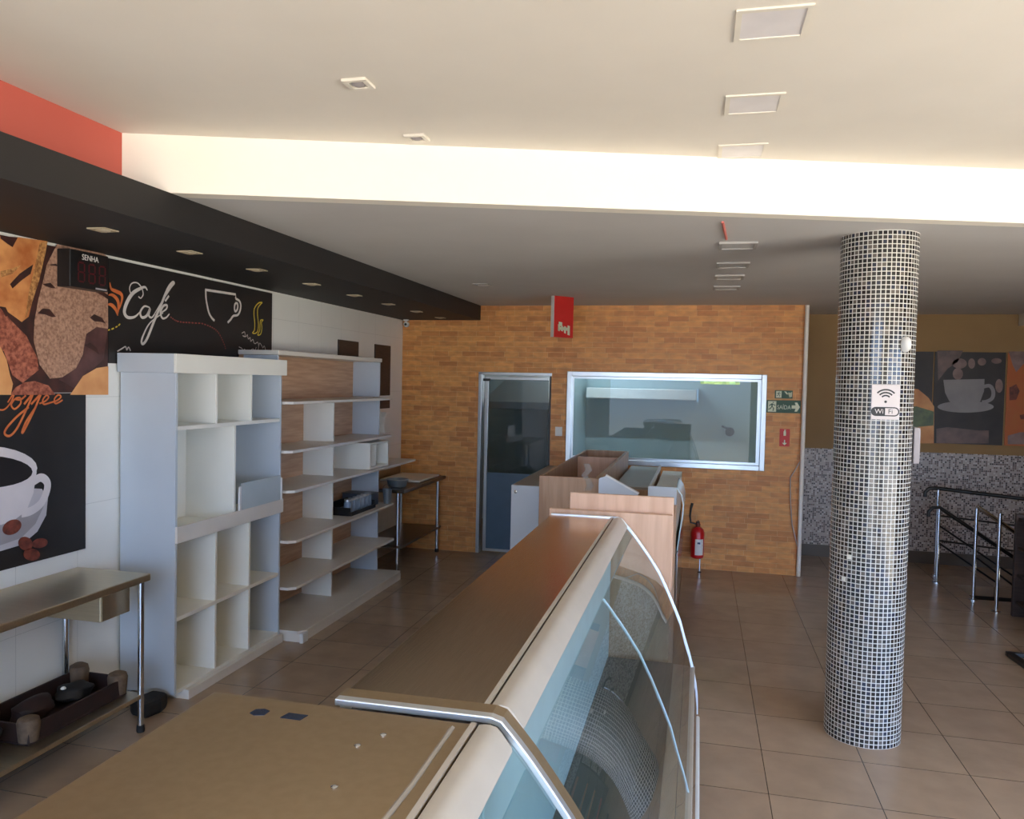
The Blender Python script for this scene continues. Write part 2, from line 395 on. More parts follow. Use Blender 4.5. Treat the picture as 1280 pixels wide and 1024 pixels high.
# kitchen behind the brick wall
struct(MB().box(XL, .955, 11.0, 11.12, 0, 2.02).box(XL, .0, 11.0, 11.12, 2.02, 2.13).box(.52, .955, 11.0, 11.12, 2.02, 2.13).box(XL, .955, 11.0, 11.12, 2.13, ZL).build('wall_kitchen', 'kitchen_wall'))
struct(MB().box(-1.60, -1.55, YB+.13, 10.99, 0, 2.25).build('wall_kitchen_partition', 'kitchen_wall'))
# stairs going down beside the railing
mb = MB()
for k in range(5): mb.box(2.62+.3*k, 2.92+.3*k, 8.34, 8.92, -.1-.17*(k+1)-.05, -.17*(k+1))
mb.box(2.60, 4.62, 8.30, 8.338, -1.3, -.101).box(2.60, 4.62, 8.922, 8.96, -1.3, -.101).box(2.58, 2.62, 8.34, 8.92, -1.3, -.101).box(4.6, 4.64, 8.34, 8.92, -1.3, -.101).box(2.6, 4.62, 8.3, 8.96, -1.36, -1.3)
struct(mb.build('floor_stair', 'stair'))

# column
cx, cyy, cr = .968, 4.865, .205
mb = MB(); n = 96
v = []; f = []
for k, z in enumerate((0, ZL)):
    for j in range(n): v.append((cx+cr*math.cos(2*PI*j/n), cyy+cr*math.sin(2*PI*j/n), z))
f = [(j, (j+1)%n, n+(j+1)%n, n+j) for j in range(n)] + [tuple(range(n))[::-1], tuple(range(n,2*n))]
mb.add(v, f); co = struct(mb.build('column', 'column_mosaic', smooth=True))
uvl = co.data.uv_layers.new(name='UVMap')
for p in co.data.polygons:
    if len(p.vertices) > 4: continue
    js = [i % n for i in p.vertices]; wrap = max(js)-min(js) > 2
    for li in p.loop_indices:
        vi = co.data.loops[li].vertex_index; j = vi % n
        if wrap and j == 0: j = n
        uvl.data[li].uv = (j/n*52*.02477, 0 if vi < n else ZL)
for px, py in ((1063,698),(1057,727)):
    p = at(px, py, 'y', cyy-cr+.01); a = math.asin((p.x-cx)/cr)
    q = Vector((cx+(cr+.0005)*math.sin(a), cyy-(cr+.0005)*math.cos(a), p.z)); t = Vector((math.cos(a), math.sin(a), 0)); nn = Vector((math.sin(a), -math.cos(a), 0))
    MB().prism([q-t*.013-Vector((0,0,.013)), q+t*.013-Vector((0,0,.013)), q+t*.013+Vector((0,0,.013)), q-t*.013+Vector((0,0,.013))], nn*.002).build('mosaic_chip', 'white_lam', co)

# back wall door: frame, leaf with glass and blue kick panel
d1 = struct(thing('door_1', (-2.065, YB+.06, 0), 'aluminium glass door in the brick wall', 'door')); del d1['category'], d1['label']
y0 = YB-.012
MB().box(-2.495, -2.455, y0, YB+.11, 0, 2.10).box(-2.495, -1.635, y0, YB+.11, 2.07, 2.105).build('door_frame', 'alum', d1, .004)
MB().box(-1.662, -1.638, YB+.005, YB+.11, 0, 2.07).build('door_jamb', 'black_metal', d1, .003)
lf = MB().box(-2.425, -2.385, YB+.03, YB+.07, .02, 2.05).box(-2.385, -1.68, YB+.03, YB+.07, 2.02, 2.05).box(-2.385, -1.68, YB+.03, YB+.07, .02, .05).build('door_leaf', 'alum', d1, .004)
MB().box(-2.385, -1.68, YB+.045, YB+.055, .94, 2.02).build('door_glass', 'glass_door', lf)
MB().box(-2.385, -1.68, YB+.04, YB+.06, .05, .94).build('kick_panel', 'blue_panel', lf)
MB().box(-2.44, -2.36, YB-.01, YB+.03, 2.0, 2.03).build('door_closer', 'black_metal', d1, .004)
# kitchen window
w1 = struct(thing('window_1', (-.38, YB+.06, 1.1), 'x', 'x')); del w1['category'], w1['label']
y0 = YB-.02
MB().box(-1.46, -1.405, y0, YB+.1, 1.10, 2.13).box(.635, .69, y0, YB+.1, 1.10, 2.13).box(-1.405, .635, y0, YB+.1, 2.075, 2.13).box(-1.405, .635, y0, YB+.1, 1.10, 1.155).build('window_frame', 'alum', w1, .005)
MB().box(-1.405, -1.385, YB+.03, YB+.06, 1.155, 2.075).box(.60, .635, YB+.03, YB+.06, 1.155, 2.075).box(-1.385, .60, YB+.03, YB+.06, 2.05, 2.075).box(-1.385, .60, YB+.03, YB+.06, 1.155, 1.18).build('window_bead', 'alum', w1)
MB().box(-1.385, .60, YB+.04, YB+.048, 1.18, 2.05).build('window_pane', 'glass_window', w1)
# white pipe casing down the end of the brick wall
tag(MB().tube([(1.065,YB-.03,ZL-.005),(1.065,YB-.03,.005)], .022, 12).build('wall_pipe', 'pipe_white', smooth=True), 'white vertical pipe down the right end of the brick wall', 'pipe')
pts = [at(px,py,'y',YB-.02) for px,py in ((1000,577),(995,586),(988,597),(988,625),(990,655),(997,685),(1001,696))]
tag(MB().tube(pts, .006, 6).build('wall_cable', 'cable', smooth=True), 'thin grey cable hanging loose on the brick wall beside the white pipe', 'cable')

# kitchen contents seen through the glass
t = thing('extractor_hood', (-2.1, 10.0, 1.66), 'grey steel extractor hood seen through the glass door', 'extractor hood')
MB().prism([(-2.65,9.55,1.75),(-1.64,9.55,1.75),(-1.64,10.9,1.75),(-2.65,10.9,1.75)], (0,0,-.09)).build('hood_rim', 'hood', t, .004)
MB().add([(-2.65,9.55,1.75),(-1.64,9.55,1.75),(-1.64,10.9,1.75),(-2.65,10.9,1.75),(-2.35,9.9,2.13),(-1.64,9.9,2.13),(-1.64,10.9,2.13),(-2.35,10.9,2.13)],
  [(0,1,2,3),(4,7,6,5),(0,4,5,1),(1,5,6,2),(2,6,7,3),(3,7,4,0)]).build('hood_canopy', 'hood', t)
t = thing('wall_duct', (-.76, 10.85, 1.8), 'long pale steel hood edge behind the kitchen window', 'duct')
MB().box(-1.5, -.04, 10.6, 10.99, 1.80, 1.94).build('duct_body', 'white_metal', t, .01)
MB().box(-.04, -.02, 10.58, 10.99, 1.78, 1.96).build('duct_flange', 'alum', t)
t = thing('wall_fitting', (.40, 10.93, 1.38), 'small black wall fitting behind the kitchen window', 'fitting')
MB().lathe((.40,10.97,1.39), [(.03,0),(.03,-.05),(.055,-.06),(.06,-.1),(.03,-.12)], 16, 'y').build('fitting_head', 'black', t, smooth=True)
MB().tube([(.37,10.99,1.43),(.30,10.95,1.46)], .012, 8).build('fitting_arm', 'black', t)

t = thing('kitchen_fill_lamp', (-1.2, 9.9, 2.78), 'unseen white tube lamp added on the kitchen ceiling to brighten the kitchen', 'ceiling light')  # added out of sight to brighten the kitchen behind the window
MB().box(-1.8, -.6, 9.85, 9.97, 2.80, ZL).build('fill_lamp_body', 'white_metal', t, .005)
MB().tube([(-1.78,9.91,2.785),(-.62,9.91,2.785)], .014, 12).build('tube', mat('fill_tube', (.9,.97,1), .4, emit=(.88,.94,1.0), estr=250), t, smooth=True)
# hedge outside the slot window of the kitchen
mb = MB(); rnd = random.Random(3)
for k in range(900):
    p = Vector((rnd.uniform(-1.2,2.2), 12.6+rnd.uniform(0,.5), rnd.uniform(1.2,3.0))); a, b, c = rnd.uniform(0,6.3), rnd.uniform(-1,1), .05+rnd.random()*.06
    u = Vector((math.cos(a), math.sin(a)*.5, b)).normalized()*c; w = u.cross(Vector((.2,1,.3))).normalized()*c*.5
    mb.add([p-u, p-w, p+u, p+w], [(0,1,2,3)])
mb.box(-1.2, 2.2, 13.1, 13.3, 0, 2.9)
tag(mb.build('hedge', mat('hedge_leaves', srgb(206,200,96), .6, 0, srgb(150,156,60), 12)), 'yellow-green hedge outside, seen through the slot window of the kitchen', 'hedge')['kind'] = 'stuff'
# small fittings on the brick wall
t = thing('light_switch', (-1.545, YB, 1.40), 'white switch plate between glass door and kitchen window', 'switch')
MB().box(-1.583, -1.502, YB-.012, YB, 1.395, 1.50).build('plate', 'switch', t, .004)
MB().box(-1.56, -1.525, YB-.018, YB-.012, 1.42, 1.475).build('rocker', 'switch', t, .002)

def on_y(pts, y): return [at(px,py,'y',y) for px,py in pts]
def poly_y(mb, pts, y):      # thin flat shape lying at y, facing the shop
    P = on_y(pts, y); return mb.prism(P, (0,.0012,0))
def text(name, body, size, loc, rx, rz, material, parent, ext=.0006, align='CENTER', xscale=1, ry=0):
    c = bpy.data.curves.new(name, 'FONT'); c.body = body; c.size = size; c.extrude = ext; c.align_x = align; c.align_y = 'CENTER'
    o = bpy.data.objects.new(name, c); COL.objects.link(o); c.materials.append(M[material])
    dg = bpy.context.evaluated_depsgraph_get(); me = bpy.data.meshes.new_from_object(o.evaluated_get(dg)); bpy.data.objects.remove(o)
    o = bpy.data.objects.new(name, me); COL.objects.link(o)
    if not me.materials: me.materials.append(M[material])
    o.parent = parent; o.location = Vector(loc)-ORG[parent.name]; o.rotation_euler = (rx, ry, rz); o.scale = (xscale, 1, 1)
    ORG[o.name] = Vector(loc); return o

def runner(mb, x, z, s, y):
    """little running figure"""
    T = .0012
    def P(pts): mb.prism([(x+a*s, y, z+b*s) for a,b in pts], (0,T,0))
    P([(.06,.40),(.14,.36),(.16,.44),(.12,.5),(.05,.48)])
    P([(-.05,.35),(.08,.32),(.04,.0),(-.08,.0)])
    P([(-.08,.02),(.02,.02),(-.12,-.22),(-.34,-.30),(-.36,-.22),(-.18,-.15)])
    P([(-.02,.04),(.06,.02),(.2,-.14),(.14,-.42),(.06,-.42),(.1,-.16)])
    P([(.06,.30),(.10,.2),(.3,.10),(.32,.18)]); P([(-.05,.33),(-.02,.22),(-.26,.06),(-.3,.14)])
y = YB-.006
t = thing('exit_sign', (.87, YB, 1.73), 'green exit sign with arrow beside the kitchen window', 'sign')
MB().box(.692, 1.035, y, YB-.0005, 1.727, 1.861).build('sign_plate', 'green_sign', t)
MB().box(.706, .79, y-.0014, y-.0002, 1.737, 1.850).build('pictogram_panel', 'sign_cream', t)
mb = MB(); runner(mb, .748, 1.79, .105, y-.003); mb.build('running_figure', 'green_sign', t)
text('lettering', 'SAÍDA', .062, (.868, y-.0012, 1.785), PI/2, 0, 'sign_cream', t, xscale=.8)
MB().prism([(.945,y-.0014,1.775),(.985,y-.0014,1.775),(.975,y-.0014,1.745),(1.0,y-.0014,1.745),(1.028,y-.0014,1.792),(1.0,y-.0014,1.84),(.975,y-.0014,1.84),(.985,y-.0014,1.81),(.945,y-.0014,1.81)], (0,.0012,0)).build('arrow', 'sign_cream', t)
t = thing('exit_sign', (.865, YB, 1.88), 'small green running-man sign above the exit sign', 'sign')
MB().box(.772, .952, y, YB-.0005, 1.880, 1.966).build('sign_plate', 'green_sign', t)
MB().box(.785, .84, y-.0014, y-.0002, 1.888, 1.958).build('pictogram_panel', 'sign_cream', t)
mb = MB(); runner(mb, .812, 1.922, .06, y-.003); mb.build('running_figure', 'green_sign', t)
mb = MB(); z0 = 1.923
for a, b in (((.865,1.955),(.89,1.925)), ((.905,1.945),(.915,1.905))): mb.prism([(a[0],y-.0014,a[1]),(a[0]+.02,y-.0014,a[1]),(b[0]+.02,y-.0014,b[1]),(b[0],y-.0014,b[1])], (0,.0012,0))
mb.prism([(.918,y-.0014,1.93),(.945,y-.0014,1.955),(.945,y-.0014,1.9),(.918,y-.0014,1.893)], (0,.0012,0)); mb.build('arrow', 'sign_cream', t)
t = thing('extinguisher_sign', (.885, YB, 1.37), 'narrow red sign with white arrow below the exit sign', 'sign')
MB().box(.834, .936, y, YB-.0005, 1.372, 1.558).build('sign_plate', 'red_sign', t)
MB().prism([(.885+a*.05,y-.0014,1.515+b*.05) for a,b in ((-.25,-.6),(.25,-.6),(.25,.3),(.1,.5),(.3,.65),(-.1,.75),(-.1,.5),(-.25,.3))], (0,.0012,0)).build('extinguisher_mark', 'sign_cream', t)
MB().prism([(.885+a*.05,y-.0014,1.415+b*.05) for a,b in ((-.12,.55),(.12,.55),(.12,-.1),(.5,-.1),(0,-.6),(-.5,-.1),(-.12,-.1))], (0,.0012,0)).build('arrow', 'sign_cream', t)

# red board hung from the ceiling
A = at(693,379,'y',7.75); B = at(717,384,'y',7.95); A.z = ZL-.001; 
t = thing('hanging_sign', ((A.x+B.x)/2, (A.y+B.y)/2, 2.48), 'red hanging board with white emblem in front of the brick wall', 'sign')
d = Vector((B.x-A.x, B.y-A.y, 0)); dn = d.normalized(); nn = Vector((dn.y, -dn.x, 0))
zb = 2.455
MB().prism([(A.x,A.y,zb),(B.x,B.y,zb),(B.x,B.y,ZL-.002),(A.x,A.y,ZL-.002)], -nn*.045).build('board', 'red_sign', t)
Lf = MB().prism([(A.x,A.y,zb),(A.x,A.y,ZL-.002),tuple(Vector((A.x,A.y,ZL-.002))-nn*.045),tuple(Vector((A.x,A.y,zb))-nn*.045)], -dn*.004).build('board_edge', 'poster_edge', t)
mb = MB(); L = d.length
def bp(u, z, o=.0012): q = A+dn*(u*L)+nn*o; return (q.x, q.y, z)
for u0, u1, z0, z1 in ((.20,.30,2.52,2.585),(.20,.78,2.53,2.56),(.36,.46,2.52,2.575),(.52,.62,2.50,2.57),(.70,.82,2.485,2.58),(.24,.42,2.57,2.61)):
    mb.prism([bp(u0,z0),bp(u1,z0-.006),bp(u1,z1-.006),bp(u0,z1)], nn*.0012)
mb.build('emblem', 'sign_cream', t)

# ------------------------------------------------------------------ wall posters
def on_x(pts, x=XL): return [at(px,py,'x',x) for px,py in pts]
def poster_layer(mb, pts, x, k): mb.prism([(x+.0010*k, p.y, p.z) for p in on_x(pts, x)], (.0008,0,0))
def zc(sc, ox, oy): return lambda L: [(ox+a/sc, oy+b/sc) for a,b in L]

xp = XL+.012
t = thing('bread_poster', (XL+.006, 3.2, 1.89), 'large colour poster of brown bread loaves high on the white wall', 'poster')
MB().box(XL+.0005, xp, 2.35, 4.0, 1.888, 2.682).build('poster_board', 'bread_dark', t)
g = zc(4.653, 0, 280)
def layer(parent, name, material, polys, k, g, x=None):
    x = xp if x is None else x
    for P in polys:
        mb = MB(); poster_layer(mb, g(P), x, k); mb.build(name, material, parent)
layer(t, 'floured_loaf', 'bread_grey', [[(330,118),(600,172),(622,190),(628,600),(600,720),(480,840),(380,890),(290,900),(230,820),(195,680),(200,560),(222,440),(250,330),(270,240)]], 1, g)
layer(t, 'loaf_shade', 'bread_plum', [[(500,640),(560,600),(625,610),(600,790),(520,860),(430,955),(340,905),(440,840),(480,760)]], 2, g)
layer(t, 'loaf_slash', 'bread_dark', [[(245,350),(290,342),(322,375),(300,374),(262,362)],[(215,520),(245,492),(285,495),(322,540),(300,543),(262,528)],[(520,545),(545,525),(590,545),(612,580),(585,570),(545,566)],[(555,398),(590,390),(628,415),(628,440),(590,415)],[(275,238),(320,232),(350,248),(315,244)],[(485,705),(520,690),(560,720),(575,760),(540,735)]], 3, g)
layer(t, 'wheat_baguette', 'bread_tan', [[(-420,60),(0,70),(110,78),(275,100),(240,230),(165,540),(125,570),(0,480),(-300,420)]], 1, g)
layer(t, 'baguette_gap', 'bread_dark', [[(0,70),(100,78),(70,135),(40,115),(0,85)],[(55,350),(110,290),(190,235),(175,290),(120,330),(70,375)],[(0,480),(30,485),(50,530),(30,540)]], 3, g)
layer(t, 'wheat_ear', 'bread_wheat', [[(230,110),(275,100),(262,170),(225,330),(180,470),(145,550),(165,400),(205,230)],[(0,275),(60,262),(120,240),(70,290),(0,312)]], 2, g)
layer(t, 'grain_roll', 'bread_red', [[(-350,380),(0,490),(60,560),(150,650),(215,780),(222,850),(130,925),(70,880),(20,740),(-200,640)],[(55,995),(90,950),(140,922),(200,914),(280,940),(320,994)]], 2, g)
layer(t, 'pale_bread', 'bread_pale', [[(-400,640),(0,715),(35,790),(55,880),(72,930),(60,994),(-400,994)],[(405,994),(480,885),(560,838),(627,828),(627,994)]], 3, g)

t = thing('coffee_poster', (XL+.006, 3.1, .985), 'black poster of a white coffee cup low on the white wall', 'poster')
MB().box(XL+.0005, XL+.010, 2.35, 3.829, .985, 1.884).build('poster_board', 'poster_black', t)
xp2 = XL+.010
g = zc(3.658, 0, 480)
def ell(cx_, cy_, rx, ry, rot=0, n=28):
    return [(cx_+rx*math.cos(a)*math.cos(rot)-ry*math.sin(a)*math.sin(rot), cy_+rx*math.cos(a)*math.sin(rot)+ry*math.sin(a)*math.cos(rot)) for a in [2*PI*i/n for i in range(n)]]
layer(t, 'saucer', 'saucer', [[(-420,700),(-250,760),(-100,778),(0,765),(100,735),(170,675),(210,600),(218,520),(190,480),(0,470),(-420,520)]], 1, g, xp2)
layer(t, 'saucer_well', 'cup_grey', [[(-380,660),(-200,730),(0,738),(95,705),(160,640),(198,560),(150,560),(60,620),(-200,620)]], 2, g, xp2)
layer(t, 'cup_body', 'cup_white', [[(-400,430),(0,480),(110,450),(165,400),(150,500),(118,580),(60,625),(0,645),(-200,640),(-330,560)]], 3, g, xp2)
layer(t, 'cup_rim', 'cup_white', [ell(-95,385,262,104,.0)], 4, g, xp2)
layer(t, 'coffee_surface', 'coffee', [ell(-95,402,240,76)], 5, g, xp2)
mb = MB()
for st, w in (([(150,445),(185,428),(212,450),(210,490),(185,545),(140,580),(95,592)], .045),):
    ribbon_flat(mb, on_x(g(st), xp2), w, (1,0,0), .0048)
mb.build('cup_handle', 'cup_white', t)
layer(t, 'coffee_bean', 'bean', [ell(50,655,46,32,-.5),ell(112,730,34,30,.6),ell(140,780,38,28,.1),ell(178,728,36,22,-.2)], 6, g, xp2)
mb = MB()
g2 = zc(3.414, 0, 260)
for st, w in (([(-30,850),(10,862),(40,835),(60,790),(50,800),(30,830)], .008),
              ([(60,815),(45,840),(60,858),(85,835),(82,810),(62,815),(85,818),(108,800)], .010),
              ([(100,838),(130,800),(150,770),(140,790),(110,860),(70,940),(40,972),(18,965),(25,940),(70,890),(120,850)], .012),
              ([(130,838),(165,800),(185,770),(170,800),(140,870),(100,950),(92,955),(110,910),(150,850)], .012),
              ([(165,835),(190,825),(205,808),(195,800),(180,820),(185,838),(215,830)], .009),
              ([(215,830),(240,822),(258,806),(246,798),(230,815),(235,835),(265,820)], .009)):
    ribbon_flat(mb, on_x(g2(st), xp2), w, (1,0,0), .004)
mb.build('script_lettering', 'print_orange', t)

t = thing('cafe_mural', (XL+.005, 4.92, 2.1), 'black chalkboard mural lettered Café above the white cubby cabinet', 'poster')
MB().box(XL+.0005, XL+.010, 4.005, 5.84, 2.06, 2.682).build('mural_board', 'poster_black', t)
mb = MB(); W = .016
cal = lambda a, b: (lambda u: a+(b-a)*math.sin(PI*u))
for st, w in (([(628,352),(618,338),(596,345),(565,365),(540,405),(530,445),(545,467),(575,464),(600,440)], cal(.006,.026)),
              ([(562,378),(552,345),(562,322),(585,320),(603,340),(610,368),(600,385),(590,378)], .008),
              ([(638,425),(615,420),(598,445),(605,467),(625,460),(640,430),(634,458),(646,468),(660,452)], cal(.008,.018)),
              ([(655,458),(690,400),(728,340),(742,322),(735,318),(715,345),(688,410),(658,480),(628,555),(610,580),(603,570),(612,540),(640,490),(695,448)], cal(.006,.02)),
              ([(685,448),(708,432),(712,416),(697,418),(684,445),(692,470),(708,468),(722,452)], cal(.008,.016)),
              ([(704,398),(720,375)], .014)):
    ribbon_flat(mb, on_x(g2(st), XL+.01), w, (1,0,0), .0015)
mb.build('script_lettering', 'chalk_white', t)
g5 = zc(8.533, 200, 340)
mb = MB()
for st, k in (([(580,520),(550,490),(520,435),(500,350),(488,270),(486,190)], 6), ([(480,190),(805,240),(805,285)], 1), ([(805,285),(845,310),(860,360),(850,420),(825,460),(780,470),(750,510),(720,540)], 6),
              ([(800,335),(822,335),(828,370),(820,405),(800,420),(792,380),(800,335)], 4)):
    ribbon_flat(mb, on_x(g5(st), XL+.01), .017, (1,0,0), .0015, k)
mb.build('cup_outline', 'chalk_white', t)
mb = MB()
for st in ([(1090,325),(1050,332),(1010,380),(1000,440),(1008,540),(1005,620),(985,650),(1015,655),(1040,630),(1048,560),(1038,450),(1045,380),(1090,325)], [(1100,512),(1072,515),(1065,560),(1062,620),(1040,672),(1072,662),(1085,600),(1080,540),(1100,512)]):
    mb = MB(); ribbon_flat(mb, on_x(g5(st), XL+.01), .009, (1,0,0), .0015); mb.build('steam_outline', 'chalk_yellow', t)
mb = MB()
for st in ([(458,522),(475,518),(492,510),(505,502),(516,490)],):
    P = on_x(g2(st), XL+.01)
    for i in range(len(P)-1): ribbon_flat(mb, [P[i], P[i].lerp(P[i+1], .6)], .008, (1,0,0), .0015, 1)
mb.build('dashed_line', 'chalk_yellow', t)
mb = MB(); P = on_x(g5([(110,480),(150,510),(180,525),(240,538),(300,540),(370,545),(440,548),(500,568),(550,590),(590,615),(620,645),(650,695),(670,740),(690,790),(700,830)]), XL+.01)
for i in range(len(P)-1):
    for k in range(2): ribbon_flat(mb, [P[i].lerp(P[i+1], k*.5), P[i].lerp(P[i+1], k*.5+.3)], .009, (1,0,0), .0015, 1)
mb.build('dotted_swirl', 'chalk_red', t)
mb = MB()
for st in ([(870,655),(900,640),(905,690),(880,680),(915,690),(930,670),(940,715),(960,700),(965,740),(990,720),(1000,755),(1015,765),(1040,750),(1050,790),(1045,830),(1060,760),(1085,790),(1095,810),(1110,790),(1125,835)],
           [(840,800),(870,815),(885,840),(900,825),(920,850),(935,835)], [(960,840),(990,820),(1010,840),(1025,800)]):
    ribbon_flat(mb, on_x(g5(st), XL+.01), .006, (1,0,0), .0015, 4)
mb.build('small_lettering', 'chalk_white', t); mb = MB()
for st in ([(500,612),(520,600),(535,592),(540,606),(548,594),(556,610)],):
    ribbon_flat(mb, on_x(g2(st), XL+.01), .008, (1,0,0), .0015, 4)
mb.build('small_lettering', 'chalk_white', t)
mb = MB()
for st in ([(468,318),(474,345),(495,356),(516,368),(520,390),(508,432)], [(462,372),(480,372),(500,392),(505,420),(500,458)], [(458,412),(475,414),(492,432),(502,460)]):
    ribbon_flat(mb, on_x(g2(st), XL+.01), cal(.006,.024), (1,0,0), .0015)
mb.build('steam_flourish', 'print_orange', t)

# password display
t = thing('queue_display', (XL+.05, 3.76, 2.47), 'black SENHA number display box mounted on the bread poster', 'display')
MB().box(XL+.0142, -3.34, 3.615, 3.90, 2.468, 2.672).build('housing', 'black', t, .004)
text('lettering', 'SENHA', .044, (-3.3392, 3.76, 2.638), PI/2, PI/2, 'poster_edge', t, xscale=.9)
mb = MB(); sg = MB()
for k in range(3):
    yc = 3.695+k*.078; zc_ = 2.555; w, h = .022, .052
    for a, b in (((-w,h),(w,h)),((-w,0),(w,0)),((-w,-h),(w,-h)),((-w,-h),(-w,0)),((-w,0),(-w,h)),((w,-h),(w,0)),((w,0),(w,h))):
        p = Vector((-3.3394, yc+a[0], zc_+a[1])); q = Vector((-3.3394, yc+b[0], zc_+b[1])); e = (q-p).normalized()*.004
        ribbon_flat(mb, [p+e, q-e], .009, (1,0,0), 0, 1)
    mb.build('number_digit', 'digit', t); mb = MB()
MB().box(-3.3398, -3.338, 3.80, 3.885, 2.472, 2.482).build('maker_strip', 'cup_grey', t)

# dark openings and dispenser on the left wall, CCTV
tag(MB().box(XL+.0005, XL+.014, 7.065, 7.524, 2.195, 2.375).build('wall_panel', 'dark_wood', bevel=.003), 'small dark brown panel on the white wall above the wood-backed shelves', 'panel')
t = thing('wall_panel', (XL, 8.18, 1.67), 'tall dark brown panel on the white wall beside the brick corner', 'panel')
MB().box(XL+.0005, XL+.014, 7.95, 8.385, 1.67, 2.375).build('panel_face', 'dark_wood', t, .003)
MB().box(XL+.014, XL+.02, 7.93, 8.40, 1.775, 1.815).build('crossbar', 'white_lam', t)
t = thing('towel_dispenser', (XL+.05, 8.19, 1.40), 'white rounded paper dispenser on the wall below the tall dark panel', 'dispenser')
MB().yz([(8.06,1.41),(8.32,1.41),(8.33,1.5),(8.30,1.58),(8.22,1.63),(8.12,1.63),(8.06,1.58),(8.04,1.5)], XL+.0005, XL+.09).build('cover', 'white_lam', t, .012)
MB().box(XL+.02, XL+.07, 8.10, 8.28, 1.385, 1.41).build('outlet', 'poster_edge', t)
t = thing('security_camera', (-3.36, 8.70, 2.64), 'small white security camera in the corner under the black soffit', 'camera')
MB().lathe((-3.37,8.70,2.7-.03), [(.035,.0295),(.035,.015),(.012,.012),(.012,-.01)], 16).build('mount', 'white_metal', t, smooth=True)
MB().lathe((-3.365,8.70,2.645), [(.001,-.035),(.02,-.03),(.032,-.012),(.035,.005),(.028,.02),(.01,.028)], 16).build('camera_head', 'white_metal', t, smooth=True)
MB().lathe((-3.36,8.662,2.642), [(.014,-.004),(.014,.006),(.006,.008)], 12, 'y').build('lens', 'black', t)

# ------------------------------------------------------------------ cubby cabinet
X0, X1, CY0, CY1 = XL+.016, -3.04, 4.10, 5.325
t = thing('cubby_cabinet', (-3.24, 4.71, 0), 'tall white cubby cabinet with pale blue-grey side panels against the left wall', 'cabinet')
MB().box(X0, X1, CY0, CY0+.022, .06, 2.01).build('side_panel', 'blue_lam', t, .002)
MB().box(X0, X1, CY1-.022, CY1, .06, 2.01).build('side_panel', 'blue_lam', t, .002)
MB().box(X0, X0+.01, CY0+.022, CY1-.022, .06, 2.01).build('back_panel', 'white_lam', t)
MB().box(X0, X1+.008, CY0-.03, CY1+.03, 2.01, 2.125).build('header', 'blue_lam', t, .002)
MB().box(X1+.008, X1+.025, CY0-.03, CY1+.03, 2.01, 2.125).build('header_front', 'white_lam', t, .002)
MB().box(X0+.01, X1-.002, CY0+.022, CY1-.022, 1.665, 1.69).build('shelf', 'white_lam', t, .002)
MB().box(X0+.01, X1-.002, CY0+.022, CY1-.022, 1.01, 1.03).build('shelf', 'white_lam', t, .002)
MB().box(X1, X1+.016, CY0, CY1+.012, .985, 1.085).build('fascia', 'shelf_face', t, .002)
MB().box(X0+.01, X1-.002, CY0+.022, CY1-.022, .505, .53).build('shelf', 'white_lam', t, .002)
MB().box(X0+.01, X1-.002, CY0+.022, CY1-.022, .06, .08).build('shelf', 'white_lam', t, .002)
for z0, z1, ys in ((1.69, 2.01, (4.503, 4.91)), (1.03, 1.665, (4.716,)), (.53, 1.01, (4.51, 4.905)), (.08, .505, (4.51, 4.905))):
    for yv in ys: MB().box(X0+.01, X1-.003, yv, yv+.022, z0, z1).build('divider', 'white_lam', t, .002)
MB().box(X0+.06, X1+.03, CY0-.02+.12, CY1, 0, .06).build('plinth', 'shelf_face', t, .003)
t = thing('glass_guard', (-3.05, 4.98, 1.086), 'low glass guard with white clips in the cubby cabinet middle opening', 'glass panel')
MB().box(-3.020, -3.014, 4.757, 5.276, 1.087, 1.27).build('pane', mat('frosted_guard_glass', srgb(176,190,194), .2, 0, srgb(186,198,202), 3), t)
for yv in (4.735, 5.276): MB().box(-3.0235, -3.010, yv, yv+.022, 1.086, 1.25).build('clip', 'white_metal', t, .003)
tag(MB().xy([(-3.2,3.9),(-3.06,3.87),(-3.03,3.97),(-3.05,4.07),(-3.17,4.08)], 0, .10).build('cloth_bag', 'rubber', bevel=.03), 'small dark bag on the floor by the cubby cabinet foot', 'bag')

# ------------------------------------------------------------------ gondola shelving with wood back
t = thing('gondola_shelving', (-3.15, 6.35, 0), 'white shop shelving with brown wood back between cubby cabinet and brick wall', 'shelving')
GY0, GY1 = 5.36, 7.33
XBK = -3.385
MB().box(XL+.014, XBK, GY0, GY1, .1, 2.165).build('back_panel', 'wood_back', t)
MB().box(XL+.014, -3.085, GY0-.01, GY1, 2.165, 2.20).build('top_board', 'shelf_face', t, .003)
for yv, nm in ((GY0, 0), (6.30, 1), (7.305, 2)):
    for z0, z1 in ((.085,.39),(.41,.745),(.765,1.125),(1.145,1.425),(1.445,1.79),(1.82,2.163)):
        if nm == 1 and z0 > 1.8: continue
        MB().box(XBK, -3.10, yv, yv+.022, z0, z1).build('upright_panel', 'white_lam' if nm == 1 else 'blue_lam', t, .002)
for z, xf, y1 in ((1.815, -2.975, 7.36), (1.445, -2.975, 7.36), (1.145, -2.955, 8.0), (.765, -2.94, 7.36), (.41, -2.935, 7.36)):
    c = .05
    MB().xy([(XBK,GY0-.02),(xf-c,GY0-.02),(xf,GY0-.02+c*.9),(xf,y1-c*.4),(xf-c*.4,y1),(XBK,y1)], z-.022, z).build('shelf', 'shelf_face', t, .003)
MB().xy([(XL+.002,GY0-.02),(-2.90,GY0-.02),(-2.855,GY0+.03),(-2.855,GY1-.02),(-2.87,GY1+.03),(XL+.002,GY1+.03)], .065, .085).build('base_deck', 'shelf_face', t, .003)
